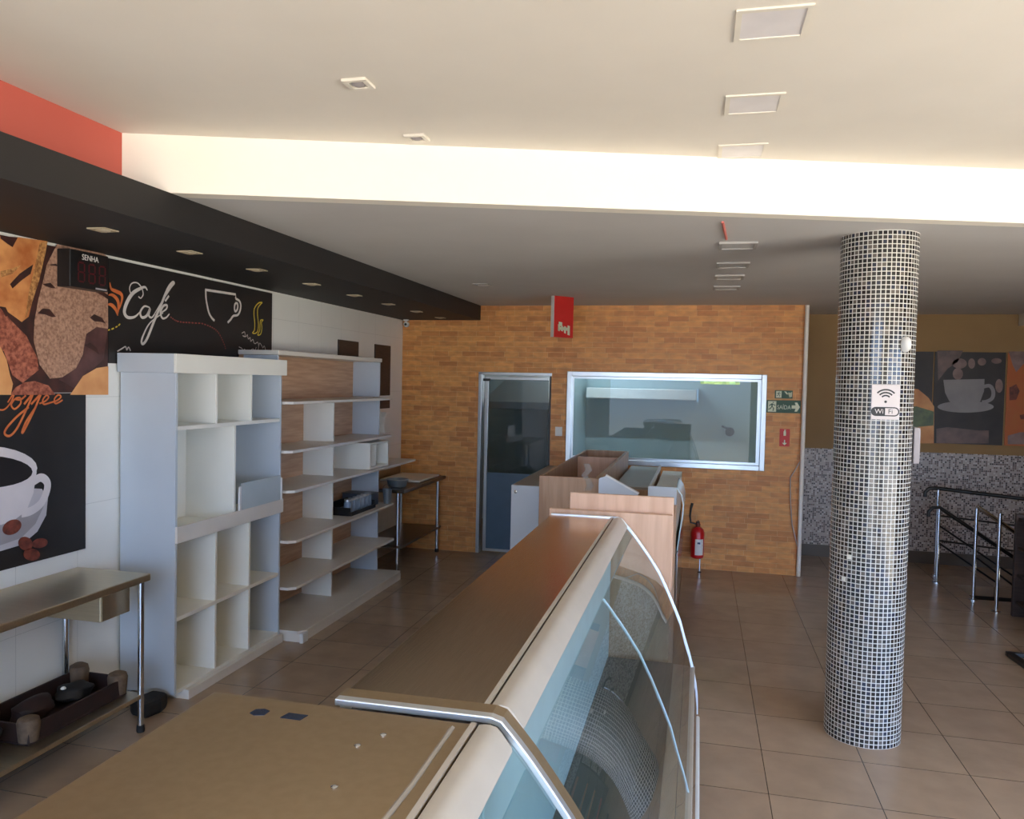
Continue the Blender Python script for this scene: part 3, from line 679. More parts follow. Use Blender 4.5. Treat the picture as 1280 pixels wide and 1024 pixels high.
MB().box(XL+.05, -2.862, GY0-.01, GY1+.02, 0.0, .064).build('base_plinth', 'shelf_face', t)
MB().box(-2.875, -2.845, GY0-.035, GY0+.05, .0, .075).build('base_end_cap', 'white_metal', t, .006)
# small open box on the fourth shelf
t = thing('open_box', (-3.14, 7.05, 1.146), 'small white open-fronted box on the wood-backed shelving', 'box')
a0, a1, b0, b1, c0, c1 = -3.37, -2.99, 6.85, 7.30, 1.146, 1.395
MB().box(a0,a1,b0,b0+.02,c0,c1).box(a0,a1,b1-.02,b1,c0,c1).box(a0,a1,b0+.02,b1-.02,c0,c0+.02).box(a0,a1,b0+.02,b1-.02,c1-.02,c1).box(a0,a0+.01,b0+.02,b1-.02,c0+.02,c1-.02).build('carcass', 'white_lam', t, .003)
MB().box(a0+.01,a1-.03,b0+.2,b0+.215,c0+.02,c1-.02).build('divider', 'white_lam', t)
# dark tray of jars, bucket on the shelf below
t = thing('jar_tray', (-3.15, 6.7, .766), 'black tray holding a row of jars on the wood-backed shelving', 'tray')
a0, a1, b0, b1 = -3.30, -3.0, 6.48, 7.02
MB().box(a0,a1,b0,b1,.766,.776).box(a0,a0+.01,b0,b1,.776,.85).box(a1-.01,a1,b0,b1,.776,.80).box(a0+.01,a1-.01,b0,b0+.01,.776,.84).box(a0+.01,a1-.01,b1-.01,b1,.776,.84).build('tray_body', 'black', t)
j0 = None
for k in range(6):
    yv = 6.53+k*.088; lab = 'grey glass jar in the black tray, %s along its row' % ('first','second','third','fourth','fifth','last')[k]
    if j0 is None:
        j0 = thing('glass_jar', (-3.06, yv, .7765), lab, 'jar', 'jars in the black tray')
        MB().lathe((-3.06,yv,.7765), [(.034,0),(.036,.01),(.036,.10),(.030,.115)], 16).build('jar_body', 'jar', j0, smooth=True)
        MB().lathe((-3.06,yv,.892), [(.032,0),(.032,.018)], 16).build('jar_lid', 'alum', j0, smooth=True)
    else: dup(j0, (0, .088*k, 0), lab)
t = thing('metal_bin', (-3.2, 7.15, .766), 'low blue-grey metal bin behind the jars on the wood-backed shelving', 'crate')
MB().box(-3.36,-3.06,7.05,7.22,.766,.776).box(-3.36,-3.35,7.05,7.22,.776,.88).box(-3.07,-3.06,7.05,7.22,.776,.88).box(-3.35,-3.07,7.05,7.06,.776,.88).box(-3.35,-3.07,7.21,7.22,.776,.88).build('crate_body', 'bin_steel', t)
MB().box(-3.365,-3.055,7.045,7.225,.88,.886).build('crate_rim', 'dark_grey', t)

# ------------------------------------------------------------------ steel work tables
def leg(t, x, y, h, r=.019):
    l = MB().tube([(x,y,.03),(x,y,h)], r, 14).build('leg', 'chrome', t, smooth=True)
    MB().lathe((x,y,0), [(r+.003,0),(r+.005,.01),(r+.003,.04)], 14).build('rubber_foot', 'rubber', l, smooth=True)
t = thing('work_table', (-2.95-.2, 8.05, 0), 'stainless work table in the corner against the brick wall', 'table')
TZ = .885
MB().box(XL+.002, -2.86, 7.42, 8.74, TZ-.035, TZ).build('table_top', 'steel_dark', t, .006)
MB().box(XL+.002, XL+.014, 7.42, 8.74, TZ, TZ+.09).build('splash_back', 'steel', t)
for x, y in ((-2.93,8.66),(-3.38,8.66),(-2.96,7.50),(-3.38,7.50)): leg(t, x, y, TZ-.035)
MB().box(-3.40, -2.90, 7.46, 8.70, .28, .305).build('lower_shelf', 'steel_dark', t, .004)
tag(MB().box(-3.38, -2.92, 8.02, 8.68, TZ+.001, TZ+.022).build('cutting_board', 'white_lam', bevel=.004), 'pale cutting board lying on the corner steel table', 'board')
t = thing('steel_pot', (-3.02, 7.60, TZ+.001), 'dark-rimmed steel basin on the corner work table', 'pot')
MB().lathe((-3.02,7.62,TZ+.001), [(.075,0),(.095,.01),(.108,.075),(.115,.078),(.112,.084),(.095,.074),(.08,.03),(.02,.02)], 28).build('bowl', 'bucket', t, smooth=True)
MB().tube([(-3.02+.113*math.cos(a),7.62+.113*math.sin(a),TZ+.082) for a in [2*PI*i/28 for i in range(28)]], .006, 8, True).build('rim', 'alum', t, smooth=True)
t = thing('bucket', (-2.99, 7.26, .766), 'grey metal bucket at the end of the wood-backed shelf beside the table', 'bucket')
MB().lathe((-2.99,7.285,.766), [(.034,0),(.038,.01),(.045,.14),(.047,.145),(.040,.14),(.034,.02)], 18).build('bucket_body', 'bucket', t, smooth=True)
MB().tube([(-2.99+.046*math.cos(a),7.285,.91+.045*math.sin(a)) for a in [PI*i/10 for i in range(11)]], .003, 6).build('handle', 'chrome', t)

t = thing('work_table', (-3.2, 3.0, 0), 'stainless work table under the coffee cup poster', 'table')
TZ = .89
MB().box(XL+.002, -2.95, 2.1, 3.775, TZ-.04, TZ).build('table_top', 'steel', t, .006)
for x, y in ((-2.99,3.745),(-3.41,3.66),(-2.99,2.2),(-3.41,2.2)): leg(t, x, y, TZ-.04, .017)
dr = MB().box(-3.40, -3.06, 3.52, 3.735, TZ-.215, TZ-.042).build('drawer', 'steel', t, .004)
MB().box(-3.06, -3.052, 3.525, 3.73, TZ-.21, TZ-.05).build('drawer_front', 'steel', dr)
MB().box(-3.42, -2.98, 2.12, 3.76, .19, .215).build('lower_shelf', 'steel', t, .004)
# a dark red crate with tan corner posts, and dark bundles, on its lower shelf
zs = .2155
t = thing('corner_post_crate', (-3.21, 3.42, zs), 'dark red crate with tan rounded corner posts on the table lower shelf', 'crate')
a0, a1, b0, b1 = -3.36, -3.06, 3.06, 3.72
MB().box(a0,a1,b0,b1,zs,zs+.012).box(a0,a0+.014,b0,b1,zs+.012,zs+.125).box(a1-.014,a1,b0,b1,zs+.012,zs+.095).box(a0+.014,a1-.014,b0,b0+.014,zs+.012,zs+.10).box(a0+.014,a1-.014,b1-.014,b1,zs+.012,zs+.10).build('crate_body', 'log_red', t, .003)
for x, y, h in ((a0+.03,b0+.03,.13),(a0+.03,b1-.05,.15),(a1-.035,b0+.035,.115),(a1-.035,b1-.03,.12)):
    MB().lathe((x,y,zs+.013), [(.044,0),(.050,h*.5),(.052,h*.75),(.046,h*.92),(.026,h)], 18).build('corner_post', 'log_end', t, smooth=True)
def bundle(x, y, z, rx, ry, rz, seed):
    bm = bmesh.new(); bmesh.ops.create_icosphere(bm, subdivisions=3, radius=1); rd = random.Random(seed); ph = [rd.uniform(0,6) for _ in range(6)]
    mb = MB(); vs_ = []
    for v in bm.verts:
        c = v.co; k = 1+.10*math.sin(4*c.x+ph[0])*math.cos(5*c.y+ph[1])+.08*math.sin(7*c.z+ph[2]+3*c.y)
        vs_.append((x+c.x*rx*k, y+c.y*ry*k, z+max(-.9, c.z*k)*rz))
    fs = [tuple(v.index for v in f.verts) for f in bm.faces]; bm.free()
    return mb.add(vs_, fs)
tag(bundle(-3.24, 3.54, zs+.065, .075, .11, .052, 1).build('cloth_bundle', 'rubber', smooth=True), 'crumpled dark cloth in the right half of the dark red crate', 'cloth')
tag(bundle(-3.24, 3.27, zs+.075, .075, .12, .062, 2).build('cloth_bundle', 'log_red', smooth=True), 'crumpled brown cloth in the left half of the dark red crate', 'cloth')
tag(bundle(-3.22, 2.84, zs+.085, .13, .17, .085, 5).build('cloth_bundle', 'rubber', smooth=True), 'dark bundle beside the red crate at the left edge of the photo', 'cloth')
tag(MB().lathe((-3.20,3.42,zs+.126), [(.012,0),(.014,.004),(.008,.012)], 12).build('bottle_cap', 'white_lam'), 'tiny white cap on the dark cloth in the red crate', 'cap')
# ------------------------------------------------------------------ curved glass display cases
P = [(-.405,1.243),(-.372,1.205),(-.34,1.168),(-.30,1.117),(-.25,1.05),(-.195,.968),(-.148,.875),(-.104,.776),(-.072,.70),(-.046,.61),(-.02,.53),(.002,.45),(.02,.36),(.029,.29),(.033,.19)]
def display_case(t, y0, y1, xb, seams, top, both=True, xt=None):
    g = P[1:]
    MB().box(xb if xt is None else xt, -.453, y0+.0755, y1-.025, 1.232, 1.25).build('top_panel', top, t, .002)
    MB().xz([(-.449,1.20),(-.449,1.252),(-.425,1.255),(-.408,1.251),(-.395,1.238),(-.374,1.210),(-.371,1.200),(-.380,1.196),(-.41,1.215)], y0+.0755, y1-.025).build('top_trim', 'cream_metal', t, .003, True)
    ys = [y0+.03]+seams+[y1-.025]
    for a, b in zip(ys[:-1], ys[1:]):
        MB().ribbon(P[2:], a+(.046 if a == ys[0] else .002), b-.002, .006).build('curved_glass', 'glass_case', t, smooth=True)
    for s in seams:
        MB().ribbon([(x+.002, z+.002) for x, z in P[2:12]], s-.002, s+.002, .010).build('glass_joint', 'glass_edge', t)
    prof = [(xb,1.256),(-.43,1.258),(-.405,1.251)]+[(x+.006,z+.004) for x,z in P[1:]]
    for a, b in (((y0, y0+.026), (y1-.023, y1)) if both else ((y0, y0+.028),)):
        MB().ribbon(prof, a, b, .016).build('end_frame', 'satin', t, .003)
        e = .004
        MB().xz([(xb+.02,.46),(xb+.02,1.232)]+[(x-.016,z-.012) for x,z in P[1:]]+[(.01,.19),(.01,.46)], (a+b)/2-e, (a+b)/2+e).build('end_glass', 'glass', t)
    MB().ribbon([(x-.004,z-.003) for x,z in prof], y0+.0265, y0+.075, .008).build('end_cap', 'steel_tan', t)
    MB().box(xb, xb+.03, y0+.03, y1-.025, .46, 1.23).build('rear_panel', 'white_metal', t)
    MB().box(xb+.03, -.40, y0+.03, y1-.025, 1.16, 1.198).build('lamp_housing', 'white_metal', t)
    MB().box(xb, .015, y0, y1, .12, .455).build('base_cabinet', 'cream_metal', t, .004)
    MB().box(xb+.06, -.05, y0+.04, y1-.04, 0, .12).build('plinth', 'black', t)
    MB().box(.018, .048, y0+.01, y1-.01, .10, .185).build('bumper_rail', 'white_metal', t, .008)
    MB().box(xb+.2, -.10, y0+.05, y1-.05, .4555, .475).build('display_deck', 'dark_grey', t)
    MB().box(xb+.03, xb+.35, y0+.05, y1-.05, .478, 1.155).build('inner_liner', 'liner', t, .01)
    MB().box(-.466, -.4535, y0+.0755, y1-.025, 1.2505, 1.254).build('trim_edge', 'cream_metal', t)
t = thing('display_case', (-.38, 3.0, 0), 'long refrigerated curved-glass display case with brown steel top', 'display case')
display_case(t, 1.66, 4.41, -.805, [3.02], 'steel_case')
t = thing('display_case', (-.4, .9, 0), 'nearest curved-glass display case with wide tan metal top', 'display case')
display_case(t, .25, 1.658, -.805, [], 'steel_tan', False, -1.10)
MB().box(-1.10, -.81, .30, 1.62, 1.20, 1.2315).build('worktop_edge', 'steel_tan', t, .003)
MB().box(-1.08, -.81, .25, 1.60, .12, 1.199).build('rear_cabinet', 'cream_metal', t, .003)
MB().tube([(-.512,.26,1.2505),(-.510,.9,1.2515),(-.497,1.35,1.2505),(-.499,1.60,1.2505)], .006, 6).build('sealant_line', 'tape', t)
for p in ((-.629,1.53),(-.632,1.308),(-.66,1.47)): MB().lathe((p[0],p[1],1.25), [(.007,0),(.007,.0015),(.003,.003)], 12).build('screw', 'chrome', t)
MB().xy([(-.955,1.548),(-.94,1.54),(-.918,1.548),(-.918,1.57),(-.935,1.577),(-.952,1.57)], 1.2497, 1.2512).build('steel_plate', 'cut', t)
MB().xy([(-.878,1.545),(-.83,1.545),(-.825,1.572),(-.872,1.572)], 1.2502, 1.2516).build('steel_plate', 'cut', t)

# ------------------------------------------------------------------ wooden counters beyond the cases
t = thing('counter_unit', (-.47, 5.0, 0), 'light wood counter unit standing behind the long display case', 'counter')
MB().box(-.825, -.13, 4.44, 4.475, 0, 1.275).build('front_panel', 'wood_light', t, .003)
MB().box(-.715, -.125, 4.49, 4.515, .85, 1.367).build('upper_board', 'wood_light', t, .003)
MB().box(-.16, -.13, 4.515, 5.35, 0, 1.20).build('side_panel', 'wood_light', t, .003)
MB().box(-.825, -.80, 4.475, 5.35, 0, 1.0).build('side_panel', 'wood_mid', t, .003)
MB().box(-.80, -.16, 4.52, 5.35, .82, .845).build('inner_shelf', 'wood_mid', t, .003)
t = thing('counter_box', (-.9, 6.6, 0), 'tall brown wooden open-topped counter box with inner divider', 'counter')
a0, a1, b0, b1, zt = -1.10, -.672, 5.50, 7.85, 1.333
MB().box(a0, a1, b0, b0+.025, 0, zt).build('front_panel', 'wood_mid', t, .003)
MB().box(a0, a1, b1-.025, b1, 0, zt).build('rear_panel', 'wood_mid', t, .003)
MB().box(a0, a0+.022, b0+.025, b1-.025, 0, zt).build('side_panel', 'wood_mid', t, .003)
MB().box(a1-.03, a1, b0+.025, b1-.025, 0, zt).build('side_panel', 'wood_mid', t, .003)
MB().box(a0+.022, a1-.03, 7.18, 7.21, .9, zt-.01).build('divider', 'wood_light', t, .003)
MB().box(a0+.022, a1-.03, b0+.025, b1-.025, .95, .97).build('inner_shelf', 'wood_mid', t)
mb = MB(); P_ = [(733,580),(736,588),(730,594),(735,601),(738,607),(734,613)]
q = [at(a,b,'y',5.49) for a,b in P_]
q = [Vector((p.x, 5.4995, p.z)) for p in q]
mb.box(q[0].x-.02, q[0].x+.02, 5.4935, 5.52, 1.3335, 1.338)
mb.prism([p+Vector((-.022,0,0)) for p in q]+[p+Vector((.022,0,0)) for p in q[::-1]], (0,-.006,0))
o_ = mb.build('plastic_strip', 'plastic'); tag(o_, 'crumpled clear plastic strip on the tall brown counter box', 'plastic strip')
t = thing('white_counter', (-1.25, 6.6, 0), 'pale blue-grey counter with dark top left of the tall brown counter box', 'counter')
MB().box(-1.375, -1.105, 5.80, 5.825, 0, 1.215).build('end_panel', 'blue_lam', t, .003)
MB().box(-1.375, -1.105, 5.825, 7.30, 0, 1.19).build('body', 'white_lam', t, .003)
MB().box(-1.375, -1.105, 5.826, 7.32, 1.19, 1.215).build('counter_top', 'grey_top', t, .003)
MB().lathe((-1.34,5.80,1.165), [(.012,0),(.012,-.004),(.005,-.006)], 12, 'y').build('lock', 'chrome', t)
# low white case with sloped end, right of the box
t = thing('sloped_case', (-.53, 5.9, 0), 'pale blue-grey sloped-end case between the brown box and light wood unit', 'display case')
q = [at(749,618,'y',5.46), at(752,598,'y',5.46), at(758,595,'y',5.46), at(797,617,'y',5.46)]
q[0].x = q[1].x = -.666
zz = [(q[0].x, .0),(q[0].x, q[1].z),(q[2].x, q[2].z),(q[3].x, q[3].z),(q[3].x+.05, 1.0),(q[3].x+.05, 0)]
MB().xz(zz, 5.44, 5.46).build('end_panel', 'blue_lam', t)
MB().ribbon([(zz[2][0],zz[2][1]+.012),(zz[3][0]+.012,zz[3][1]+.006)], 5.43, 5.468, .01).build('end_trim', 'white_metal', t)
MB().xz([(zz[0][0],0),(zz[0][0],1.18),(zz[2][0],1.18),(zz[4][0],.9),(zz[4][0],0)], 5.461, 6.2).build('body', 'white_lam', t)
t = thing('grey_top_counter', (-.5, 7.2, 0), 'wooden counter with grey recessed top near the kitchen window', 'counter')
MB().box(-.655, -.36, 6.30, 7.95, 0, 1.16).build('body', 'wood_mid', t, .003)
MB().box(-.65, -.37, 6.32, 7.95, 1.16, 1.18).build('counter_top', 'grey_top', t)
MB().box(-.372, -.356, 6.30, 7.95, 1.16, 1.20).build('edge_strip', 'white_metal', t)
t = thing('glass_side_case', (-.22, 6.7, 0), 'pale case with curved glass side right of the wooden counters, near the extinguisher', 'display case')
pf = [(-.135,1.29),(-.10,1.24),(-.085,1.17),(-.09,1.08),(-.105,.98),(-.12,.85)]
MB().box(-.335, -.137, 5.55, 5.575, 0, 1.29).build('end_panel', 'blue_lam', t, .003)
MB().box(-.335, -.15, 5.575, 7.90, 0, 1.15).build('body', 'white_lam', t, .003)
MB().ribbon(pf, 5.55, 6.15, .008).build('curved_glass', 'glass_edge', t, smooth=True)
MB().ribbon([(-.118,.84),(-.12,.5),(-.14,0)], 5.55, 7.90, .012).build('lower_front', 'chrome', t)

# fire extinguisher on a slim stand
t = thing('fire_extinguisher', (.03, 8.62, 0), 'red fire extinguisher with white label in front of the brick wall', 'fire extinguisher')
ex, ey = .018, 8.64
MB().lathe((ex,ey,.15), [(.055,0),(.068,.012),(.070,.03),(.070,.27),(.058,.31),(.028,.335)], 28).build('cylinder', 'red_ext', t, smooth=True)
MB().lathe((ex,ey,.485), [(.024,0),(.026,.03),(.02,.035),(.02,.055)], 16).build('valve', 'bean', t, smooth=True)
MB().box(ex-.01, ex+.012, ey-.075, ey+.02, .535, .55).build('lever', 'black_metal', t, .003)
MB().tube([(ex-.02,ey-.03,.52),(ex-.075,ey-.03,.53),(ex-.085,ey-.03,.60),(ex-.078,ey-.03,.68),(ex-.065,ey-.03,.74)], [.010,.010,.011,.012,.014], 10).build('hose', 'black', t, smooth=True)
mb = MB(); pr = [(ex+.0708*math.sin(a), ey-.0708*math.cos(a)) for a in [(-.35+1.35*i/12) for i in range(13)]]
v = []; 
for x, y in pr: v += [(x,y,.19),(x,y,.36)]
mb.add(v, [(2*i,2*i+2,2*i+3,2*i+1) for i in range(12)]); mb.build('label', 'poster_edge', t)
MB().box(ex+.0, ex+.03, ey-.074, ey-.0725, .31, .33).build('label_mark', 'cut', t)
MB().tube([(ex+.03,ey-.03,.01),(ex+.03,ey-.03,.152)], .008, 10).build('stand_rod', 'chrome', t)
MB().lathe((ex+.03,ey-.03,0), [(.02,0),(.02,.008),(.008,.012)], 16).build('stand_foot', 'rubber', t)

# ------------------------------------------------------------------ things on the column
t = thing('wifi_sign', (.985, cyy-cr, 1.83), 'white square Wi-Fi sign on the mosaic column', 'sign')
ys = cyy-cr-.004
MB().box(.914, 1.058, ys-.004, ys+.0035, 1.834, 2.026).build('sign_plate', 'cup_white', t, .002)
mb = MB(); cxw, czw = .986, 1.952
for r, w in ((.058,.008),(.042,.008),(.026,.008)):
    ribbon_flat(mb, [(cxw+r*math.sin(a), ys-.0042, czw-.012+r*math.cos(a)) for a in [(-.85+1.7*i/12) for i in range(13)]], w, (0,-1,0), .0006, 1)
mb.prism([(cxw+.007*math.cos(a), ys-.0052, czw-.02+.007*math.sin(a)) for a in [2*PI*i/12 for i in range(12)]], (0,.001,0)); mb.build('wave_mark', 'black', t)
mb = MB(); pill = [(.938-.0+.022*math.cos(a), 1.878+.022*math.sin(a)) for a in [PI/2+PI*i/10 for i in range(11)]]+[(1.032+.022*math.cos(a), 1.878+.022*math.sin(a)) for a in [-PI/2+PI*i/10 for i in range(11)]]
P3 = [(x, ys-.0042, z) for x,z in pill]; ribbon_flat(mb, P3+[P3[0]], .006, (0,-1,0), .0006, 1)
mb.prism([(x, ys-.0050, z) for x,z in pill[:11]+[(.985,1.856),(.985,1.900)]], (0,.0005,0)); mb.build('pill_mark', 'black', t)
text('lettering', 'Wi', .036, (.955, ys-.0056, 1.878), PI/2, 0, 'cup_white', t, .0004)
text('lettering', 'Fi', .036, (1.012, ys-.0050, 1.878), PI/2, 0, 'black', t, .0004)
a = math.asin((1.079-cx)/cr); nn = Vector((math.sin(a), -math.cos(a), 0)); tt = Vector((math.cos(a), math.sin(a), 0))
q = Vector((cx, cyy, 2.247))+nn*(cr)
mb = MB(); rings = [(1,0),(1,.012),(.85,.026),(.5,.036),(.1,.04)]; v = []; n = 20
for s, h in rings:
    for j in range(n): v.append(q+nn*h+tt*(.026*s*math.cos(2*PI*j/n))+Vector((0,0,.044*s*math.sin(2*PI*j/n))))
mb.add(v, [(i*n+j,i*n+(j+1)%n,(i+1)*n+(j+1)%n,(i+1)*n+j) for i in range(4) for j in range(n)]+[tuple(range(n))[::-1],tuple(range(4*n,5*n))])
tag(mb.build('wall_sensor', 'white_metal', smooth=True), 'small oval white sensor high on the mosaic column', 'sensor')
t = thing('column_box', (1.2, 4.86, 1.58), 'flat pale grey box fixed to the right side of the mosaic column', 'box')
MB().box(cx+cr-.002, cx+cr+.03, 4.80, 4.92, 1.585, 1.79).build('box_body', 'cup_grey', t, .005)
MB().box(cx+cr+.03, cx+cr+.034, 4.81, 4.91, 1.60, 1.775).build('box_lid', 'cup_grey', t, .002)

# ------------------------------------------------------------------ ceiling lights
names = ('nearest to the photographer', 'second', 'third', 'fourth', 'fifth', 'sixth', 'seventh', 'last before the brick wall')
d0 = None
for k, yv in enumerate((3.29, 3.96, 4.66, 5.41, 6.16, 6.90, 7.65, 8.41)):
    lab = 'recessed spotlight in the black soffit, '+names[k]+(' of the row' if k in (0,7) else ' along the row')
    if d0 is None:
        d0 = thing('recessed_spotlight', (-2.85, yv, ZS), lab, 'ceiling light', 'spotlights in the black soffit')
        MB().box(-2.90, -2.80, yv-.05, yv-.036, ZS-.006, ZS).box(-2.90, -2.80, yv+.036, yv+.05, ZS-.006, ZS).box(-2.90, -2.886, yv-.036, yv+.036, ZS-.006, ZS).box(-2.814, -2.80, yv-.036, yv+.036, ZS-.006, ZS).build('rim', 'lamp_gold', d0)
        MB().lathe((-2.85,yv,ZS-.001), [(.036,0),(.034,-.006),(.02,-.012),(.004,-.014)], 16).build('bulb', 'lamp_gold', d0, smooth=True)
    else: dup(d0, (0, yv-3.29, 0), lab)
def square_light(x, y, z, s, label, group, depth=.006):
    t = thing('ceiling_panel_light', (x, y, z), label, 'ceiling light', group)
    h = s/2; w = .018
    MB().box(x-h,x+h,y-h,y-h+w,z-depth,z).box(x-h,x+h,y+h-w,y+h,z-depth,z).box(x-h,x-h+w,y-h+w,y+h-w,z-depth,z).box(x+h-w,x+h,y-h+w,y+h-w,z-depth,z).build('frame', 'lamp_frame' if z == ZH else 'lamp_low', t)
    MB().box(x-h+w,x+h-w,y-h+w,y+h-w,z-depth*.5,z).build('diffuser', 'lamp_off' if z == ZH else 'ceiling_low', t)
for k, (x, y) in enumerate(((.187,2.625),(.178,3.35),(.165,4.0))):
    square_light(x, y, ZH, .225, 'square panel light on the high ceiling, '+('nearest the photographer','second from the photographer','closest to the white beam')[k], 'panel lights on the high ceiling')
for k, y in enumerate((5.05, 5.85, 6.5, 7.2)):
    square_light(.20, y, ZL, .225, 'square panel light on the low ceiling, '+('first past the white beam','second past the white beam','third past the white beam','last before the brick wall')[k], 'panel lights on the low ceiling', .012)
def spot(x, y, z, label):
    t = thing('ceiling_spotlight', (x, y, z), label, 'ceiling light')
    MB().box(x-.05,x+.05,y-.05,y-.03,z-.012,z).box(x-.05,x+.05,y+.03,y+.05,z-.012,z).box(x-.05,x-.03,y-.03,y+.03,z-.012,z).box(x+.03,x+.05,y-.03,y+.03,z-.012,z).build('rim', 'lamp_frame', t, .002)
    MB().lathe((x,y,z-.001), [(.03,0),(.026,-.008),(.012,-.014),(.003,-.015)], 16).build('bulb', 'cup_grey', t, smooth=True)
spot(-1.314, 2.85, ZH, 'small square spotlight on the high ceiling, far from the beam')
spot(-1.327, 3.53, ZH, 'small square spotlight on the high ceiling close to the white beam')
square_light(-1.932, 6.85, ZL, .14, 'small pale fitting on the low ceiling beside the black soffit', None)
tag(MB().tube([(.09,4.32,ZL-.003),(.10,4.45,ZL-.006),(.125,4.82,ZL-.004)], .008, 6).build('ceiling_wire', 'red_cable'), 'short red wire on the low ceiling just behind the white beam', 'wire')

# ------------------------------------------------------------------ far right: posters, railing, rack
y = YF-.004
def far_poster(name, px0, px1, label):
    a = at(px0, 438, 'y', YF); b = at(px1, 557, 'y', YF)
    t = thing(name, ((a.x+b.x)/2, YF, 1.40), label, 'poster')
    return t, a.x, b.x
Z0, Z1 = 1.395, 2.44
fp = lambda mb, pts, k: mb.prism([(p.x, YF-.012-.001*k, p.z) for p in on_y(pts, YF-.012)], (0,.0008,0))
g7 = zc(4.656, 1120, 360)
t = thing('food_poster', (2.3, YF, Z0), 'dark food poster half hidden behind the mosaic column', 'poster')
MB().box(2.02, 2.585, YF-.012, YF-.0003, Z0, Z1).build('poster_board', 'photo_a', t)
mb = MB(); fp(mb, g7([(-60,560),(130,590),(190,640),(222,690),(220,905),(-60,905)]), 1); mb.build('bread_print', 'bread_pale', t)
mb = MB(); fp(mb, g7([(-20,690),(120,690),(220,720),(218,800),(120,810),(-20,800)]), 2); mb.build('leaf_print', 'photo_green', t)
t = thing('cup_poster', (2.95, YF, Z0), 'dark poster of a white cup and saucer right of the mosaic column', 'poster')
MB().box(2.60, 3.325, YF-.012, YF-.0003, Z0, Z1).build('poster_board', 'photo_a', t)
mb = MB()
for e in ((370,440,42,30),(440,440,20,30),(585,425,30,16),(600,570,22,40),(360,500,30,34),(500,430,24,22)):
    mb = MB(); fp(mb, g7(ell(*e)), 1); mb.build('blur_spot', 'photo_blur', t)
mb = MB(); fp(mb, g7([(240,365),(390,365),(360,430),(300,470),(245,540)]), 1); mb.build('blur_corner', 'photo_table', t); mb = MB(); fp(mb, g7([(235,820),(300,810),(480,830),(540,830),(540,905),(235,905)]), 1); mb.build('table_print', 'photo_table', t)
mb = MB(); fp(mb, g7(ell(405,692,164,34)), 2); mb.build('saucer_print', 'photo_cup', t)
mb = MB(); fp(mb, g7([(275,535),(515,530),(512,600),(490,660),(440,690),(370,690),(310,660),(285,610)]), 3); 
ribbon_flat(mb, [Vector((p.x, YF-.0155, p.z)) for p in on_y(g7([(510,575),(545,570),(565,600),(560,640),(530,660),(500,665)]), YF-.012)], .04, (0,-1,0), 0, 4)
mb.build('cup_print', 'photo_cup', t)
t = thing('drink_poster', (3.6, YF, Z0), 'orange drinks poster at the right edge of the photo', 'poster')
MB().box(3.345, 3.95, YF-.012, YF-.0003, Z0, Z1).build('poster_board', 'photo_orange', t)
mb = MB(); fp(mb, g7([(655,370),(800,370),(800,420),(745,440),(700,490),(680,450)]), 1); mb.build('pale_glass_print', 'photo_blur', t); mb = MB(); fp(mb, g7([(650,860),(720,840),(820,840),(820,910),(650,910)]), 1); mb.build('pale_print', 'photo_blur', t)
mb = MB(); fp(mb, g7([(660,580),(700,560),(720,600),(700,650),(660,655)]), 1); mb.build('dark_slice_print', 'bean', t); mb = MB(); fp(mb, g7([(720,740),(820,720),(820,760),(725,765)]), 1); mb.build('dark_print', 'bean', t)
tag(MB().box(1.10, 1.17, YF-.02, YF-.0005, 2.30, 2.37).build('wall_socket', 'switch', bevel=.004), 'tiny white socket on the tan wall right of the white pipe', 'socket')

t = thing('stair_railing', (2.9, 8.6, 0), 'chrome stair railing with sloping handrails right of the mosaic column', 'railing')
posts = (((2.53,9.30),.93),((2.45,8.95),.77),((2.60,8.31),.88),((2.67,7.92),.90))
for (x, y), h in posts:
    l = MB().tube([(x,y,.0),(x,y,h)], .016, 12).build('post', 'chrome', t, smooth=True)
    MB().lathe((x,y,0), [(.04,0),(.04,.008),(.018,.014)], 16).build('base_flange', 'chrome', l)
def hook(p): return [(p[0]-.10,p[1],p[2]-.10),(p[0]-.10,p[1],p[2]-.05),(p[0]-.06,p[1],p[2]-.005),p]
for a, b in (((2.5,9.30,.945),(3.9,9.20,.84)), ((2.45,8.95,.785),(3.15,8.95,.32)), ((2.60,8.31,.90),(3.3,8.31,.43))):
    MB().tube((hook(a) if a[1] > 8.5 else [a])+[b], .02, 12).build('handrail', 'black_metal' if a[1] > 8.4 else 'chrome', t, smooth=True)  # far rails coloured black for the dark room their chrome reflects
for a, b in (((2.45,8.95,.60),(3.15,8.95,.13)),((2.45,8.95,.42),(3.0,8.95,.05)),((2.53,9.30,.65),(3.9,9.2,.55)),((2.53,9.30,.38),(3.9,9.2,.28)),((2.60,8.31,.66),(3.3,8.31,.2)),((2.60,8.31,.42),(3.0,8.31,.12))):
    MB().tube([a,b], .010, 8).build('infill_bar', 'black_metal', t, smooth=True)
t = thing('produce_rack', (3.1, 7.3, 0), 'dark wooden produce rack with orange shelf edges at the right edge', 'rack')
for yv in (6.7, 7.80): MB().box(2.76, 3.35, yv, yv+.04, 0, .92).build('end_panel', 'dark_wood', t, .004)
for z in (.12,.36,.60,.86):
    MB().box(2.78, 3.35, 6.74, 7.80, z, z+.025).build('shelf', 'dark_wood', t, .003)
    MB().box(2.765, 2.78, 6.74, 7.55, z, z+.04).build('shelf_edge', 'orange_bit' if z > .2 else 'red_sign', t)
MB().box(3.35, 3.37, 6.7, 7.84, 0, .92).build('back_panel', 'dark_wood', t)
t = thing('frame_foot', (2.4, 6.4, 0), 'black steel frame foot lying on the floor at the right edge', 'frame')
MB().box(2.31, 2.95, 6.585, 6.63, 0, .035).build('foot_bar', 'black_metal', t, .004)
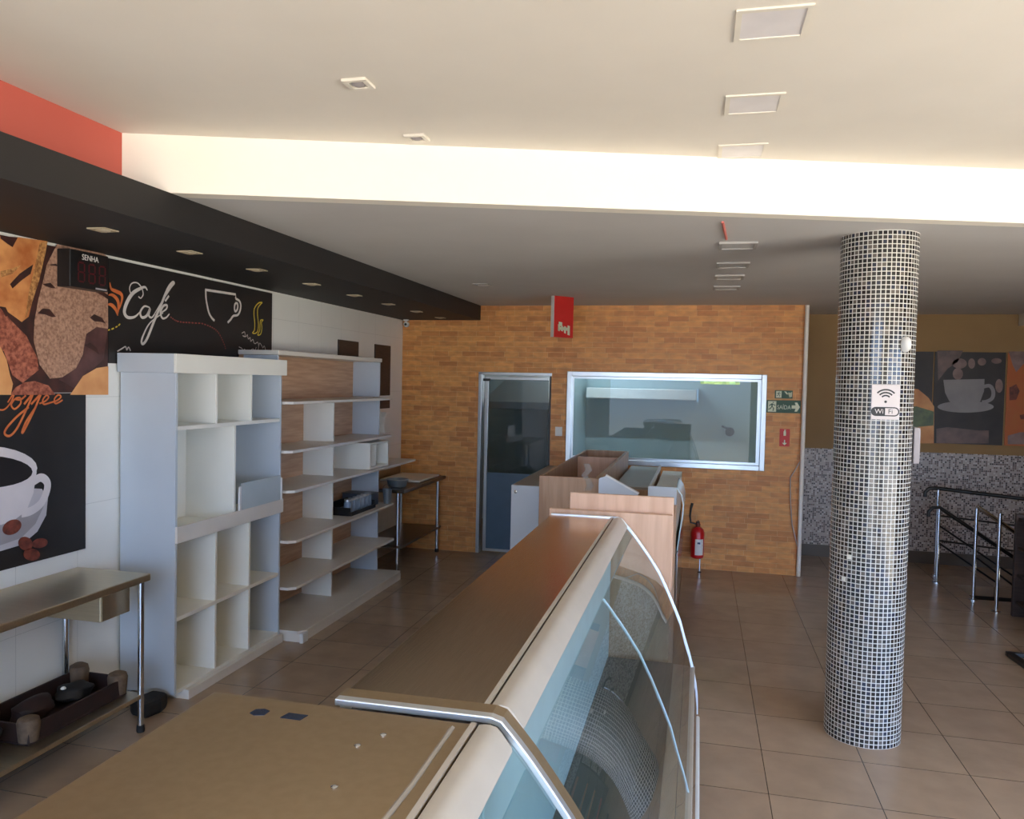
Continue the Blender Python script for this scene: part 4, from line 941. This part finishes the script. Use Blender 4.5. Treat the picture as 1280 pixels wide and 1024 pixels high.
MB().prism([(2.31,6.585,.0),(2.36,6.585,.0),(2.42,5.9,.0),(2.37,5.9,.0)], (0,0,.035)).build('foot_bar', 'black_metal', t, .004)

# ------------------------------------------------------------------ daylight
wd = bpy.data.worlds.new('daylight'); scene.world = wd; wd.use_nodes = True
nt = wd.node_tree; nt.nodes.clear()
out = N(nt, 'ShaderNodeOutputWorld'); bg = N(nt, 'ShaderNodeBackground'); nt.links.new(bg.outputs[0], out.inputs[0])
tc = N(nt, 'ShaderNodeTexCoord'); sp = N(nt, 'ShaderNodeSeparateXYZ'); nt.links.new(tc.outputs['Generated'], sp.inputs[0])
mr = N(nt, 'ShaderNodeMapRange'); mr.inputs['From Min'].default_value = -1; mr.inputs['From Max'].default_value = 1
nt.links.new(sp.outputs['Z'], mr.inputs[0])
rp = N(nt, 'ShaderNodeValToRGB'); cr_ = rp.color_ramp
cr_.elements[0].position = 0; cr_.elements[0].color = (.96,.89,.77,1)
cr_.elements[1].position = 1; cr_.elements[1].color = (.20,.34,.62,1)
for pos, c in ((.42,(.96,.89,.77,1)),(.47,(.42,.47,.54,1)),(.52,(.44,.62,.94,1)),(.60,(.44,.69,1.16,1))):
    e = cr_.elements.new(pos); e.color = c
nt.links.new(mr.outputs[0], rp.inputs[0]); nt.links.new(rp.outputs[0], bg.inputs['Color'])
bg.inputs['Strength'].default_value = 8.6
sl = bpy.data.lights.new('sun', 'SUN'); sun = bpy.data.objects.new('sun', sl); COL.objects.link(sun)
sl.energy = 5; sl.angle = .01; sl.color = (1, .93, .82)
sun.rotation_euler = Vector((-.10, .62, -.78)).to_track_quat('-Z', 'Y').to_euler(); sun.location = (0, -8, 8)

vs = scene.view_settings
vs.view_transform = 'Standard'; vs.look = 'None'; vs.gamma = 1; vs.use_curve_mapping = False; vs.exposure = 0.13
scene.display_settings.display_device = 'sRGB'
cy = scene.cycles
cy.use_denoising = True; cy.max_bounces = 10; cy.diffuse_bounces = 6; cy.glossy_bounces = 4; cy.transparent_max_bounces = 16
cy.caustics_reflective = False; cy.caustics_refractive = False; cy.sample_clamp_indirect = 8
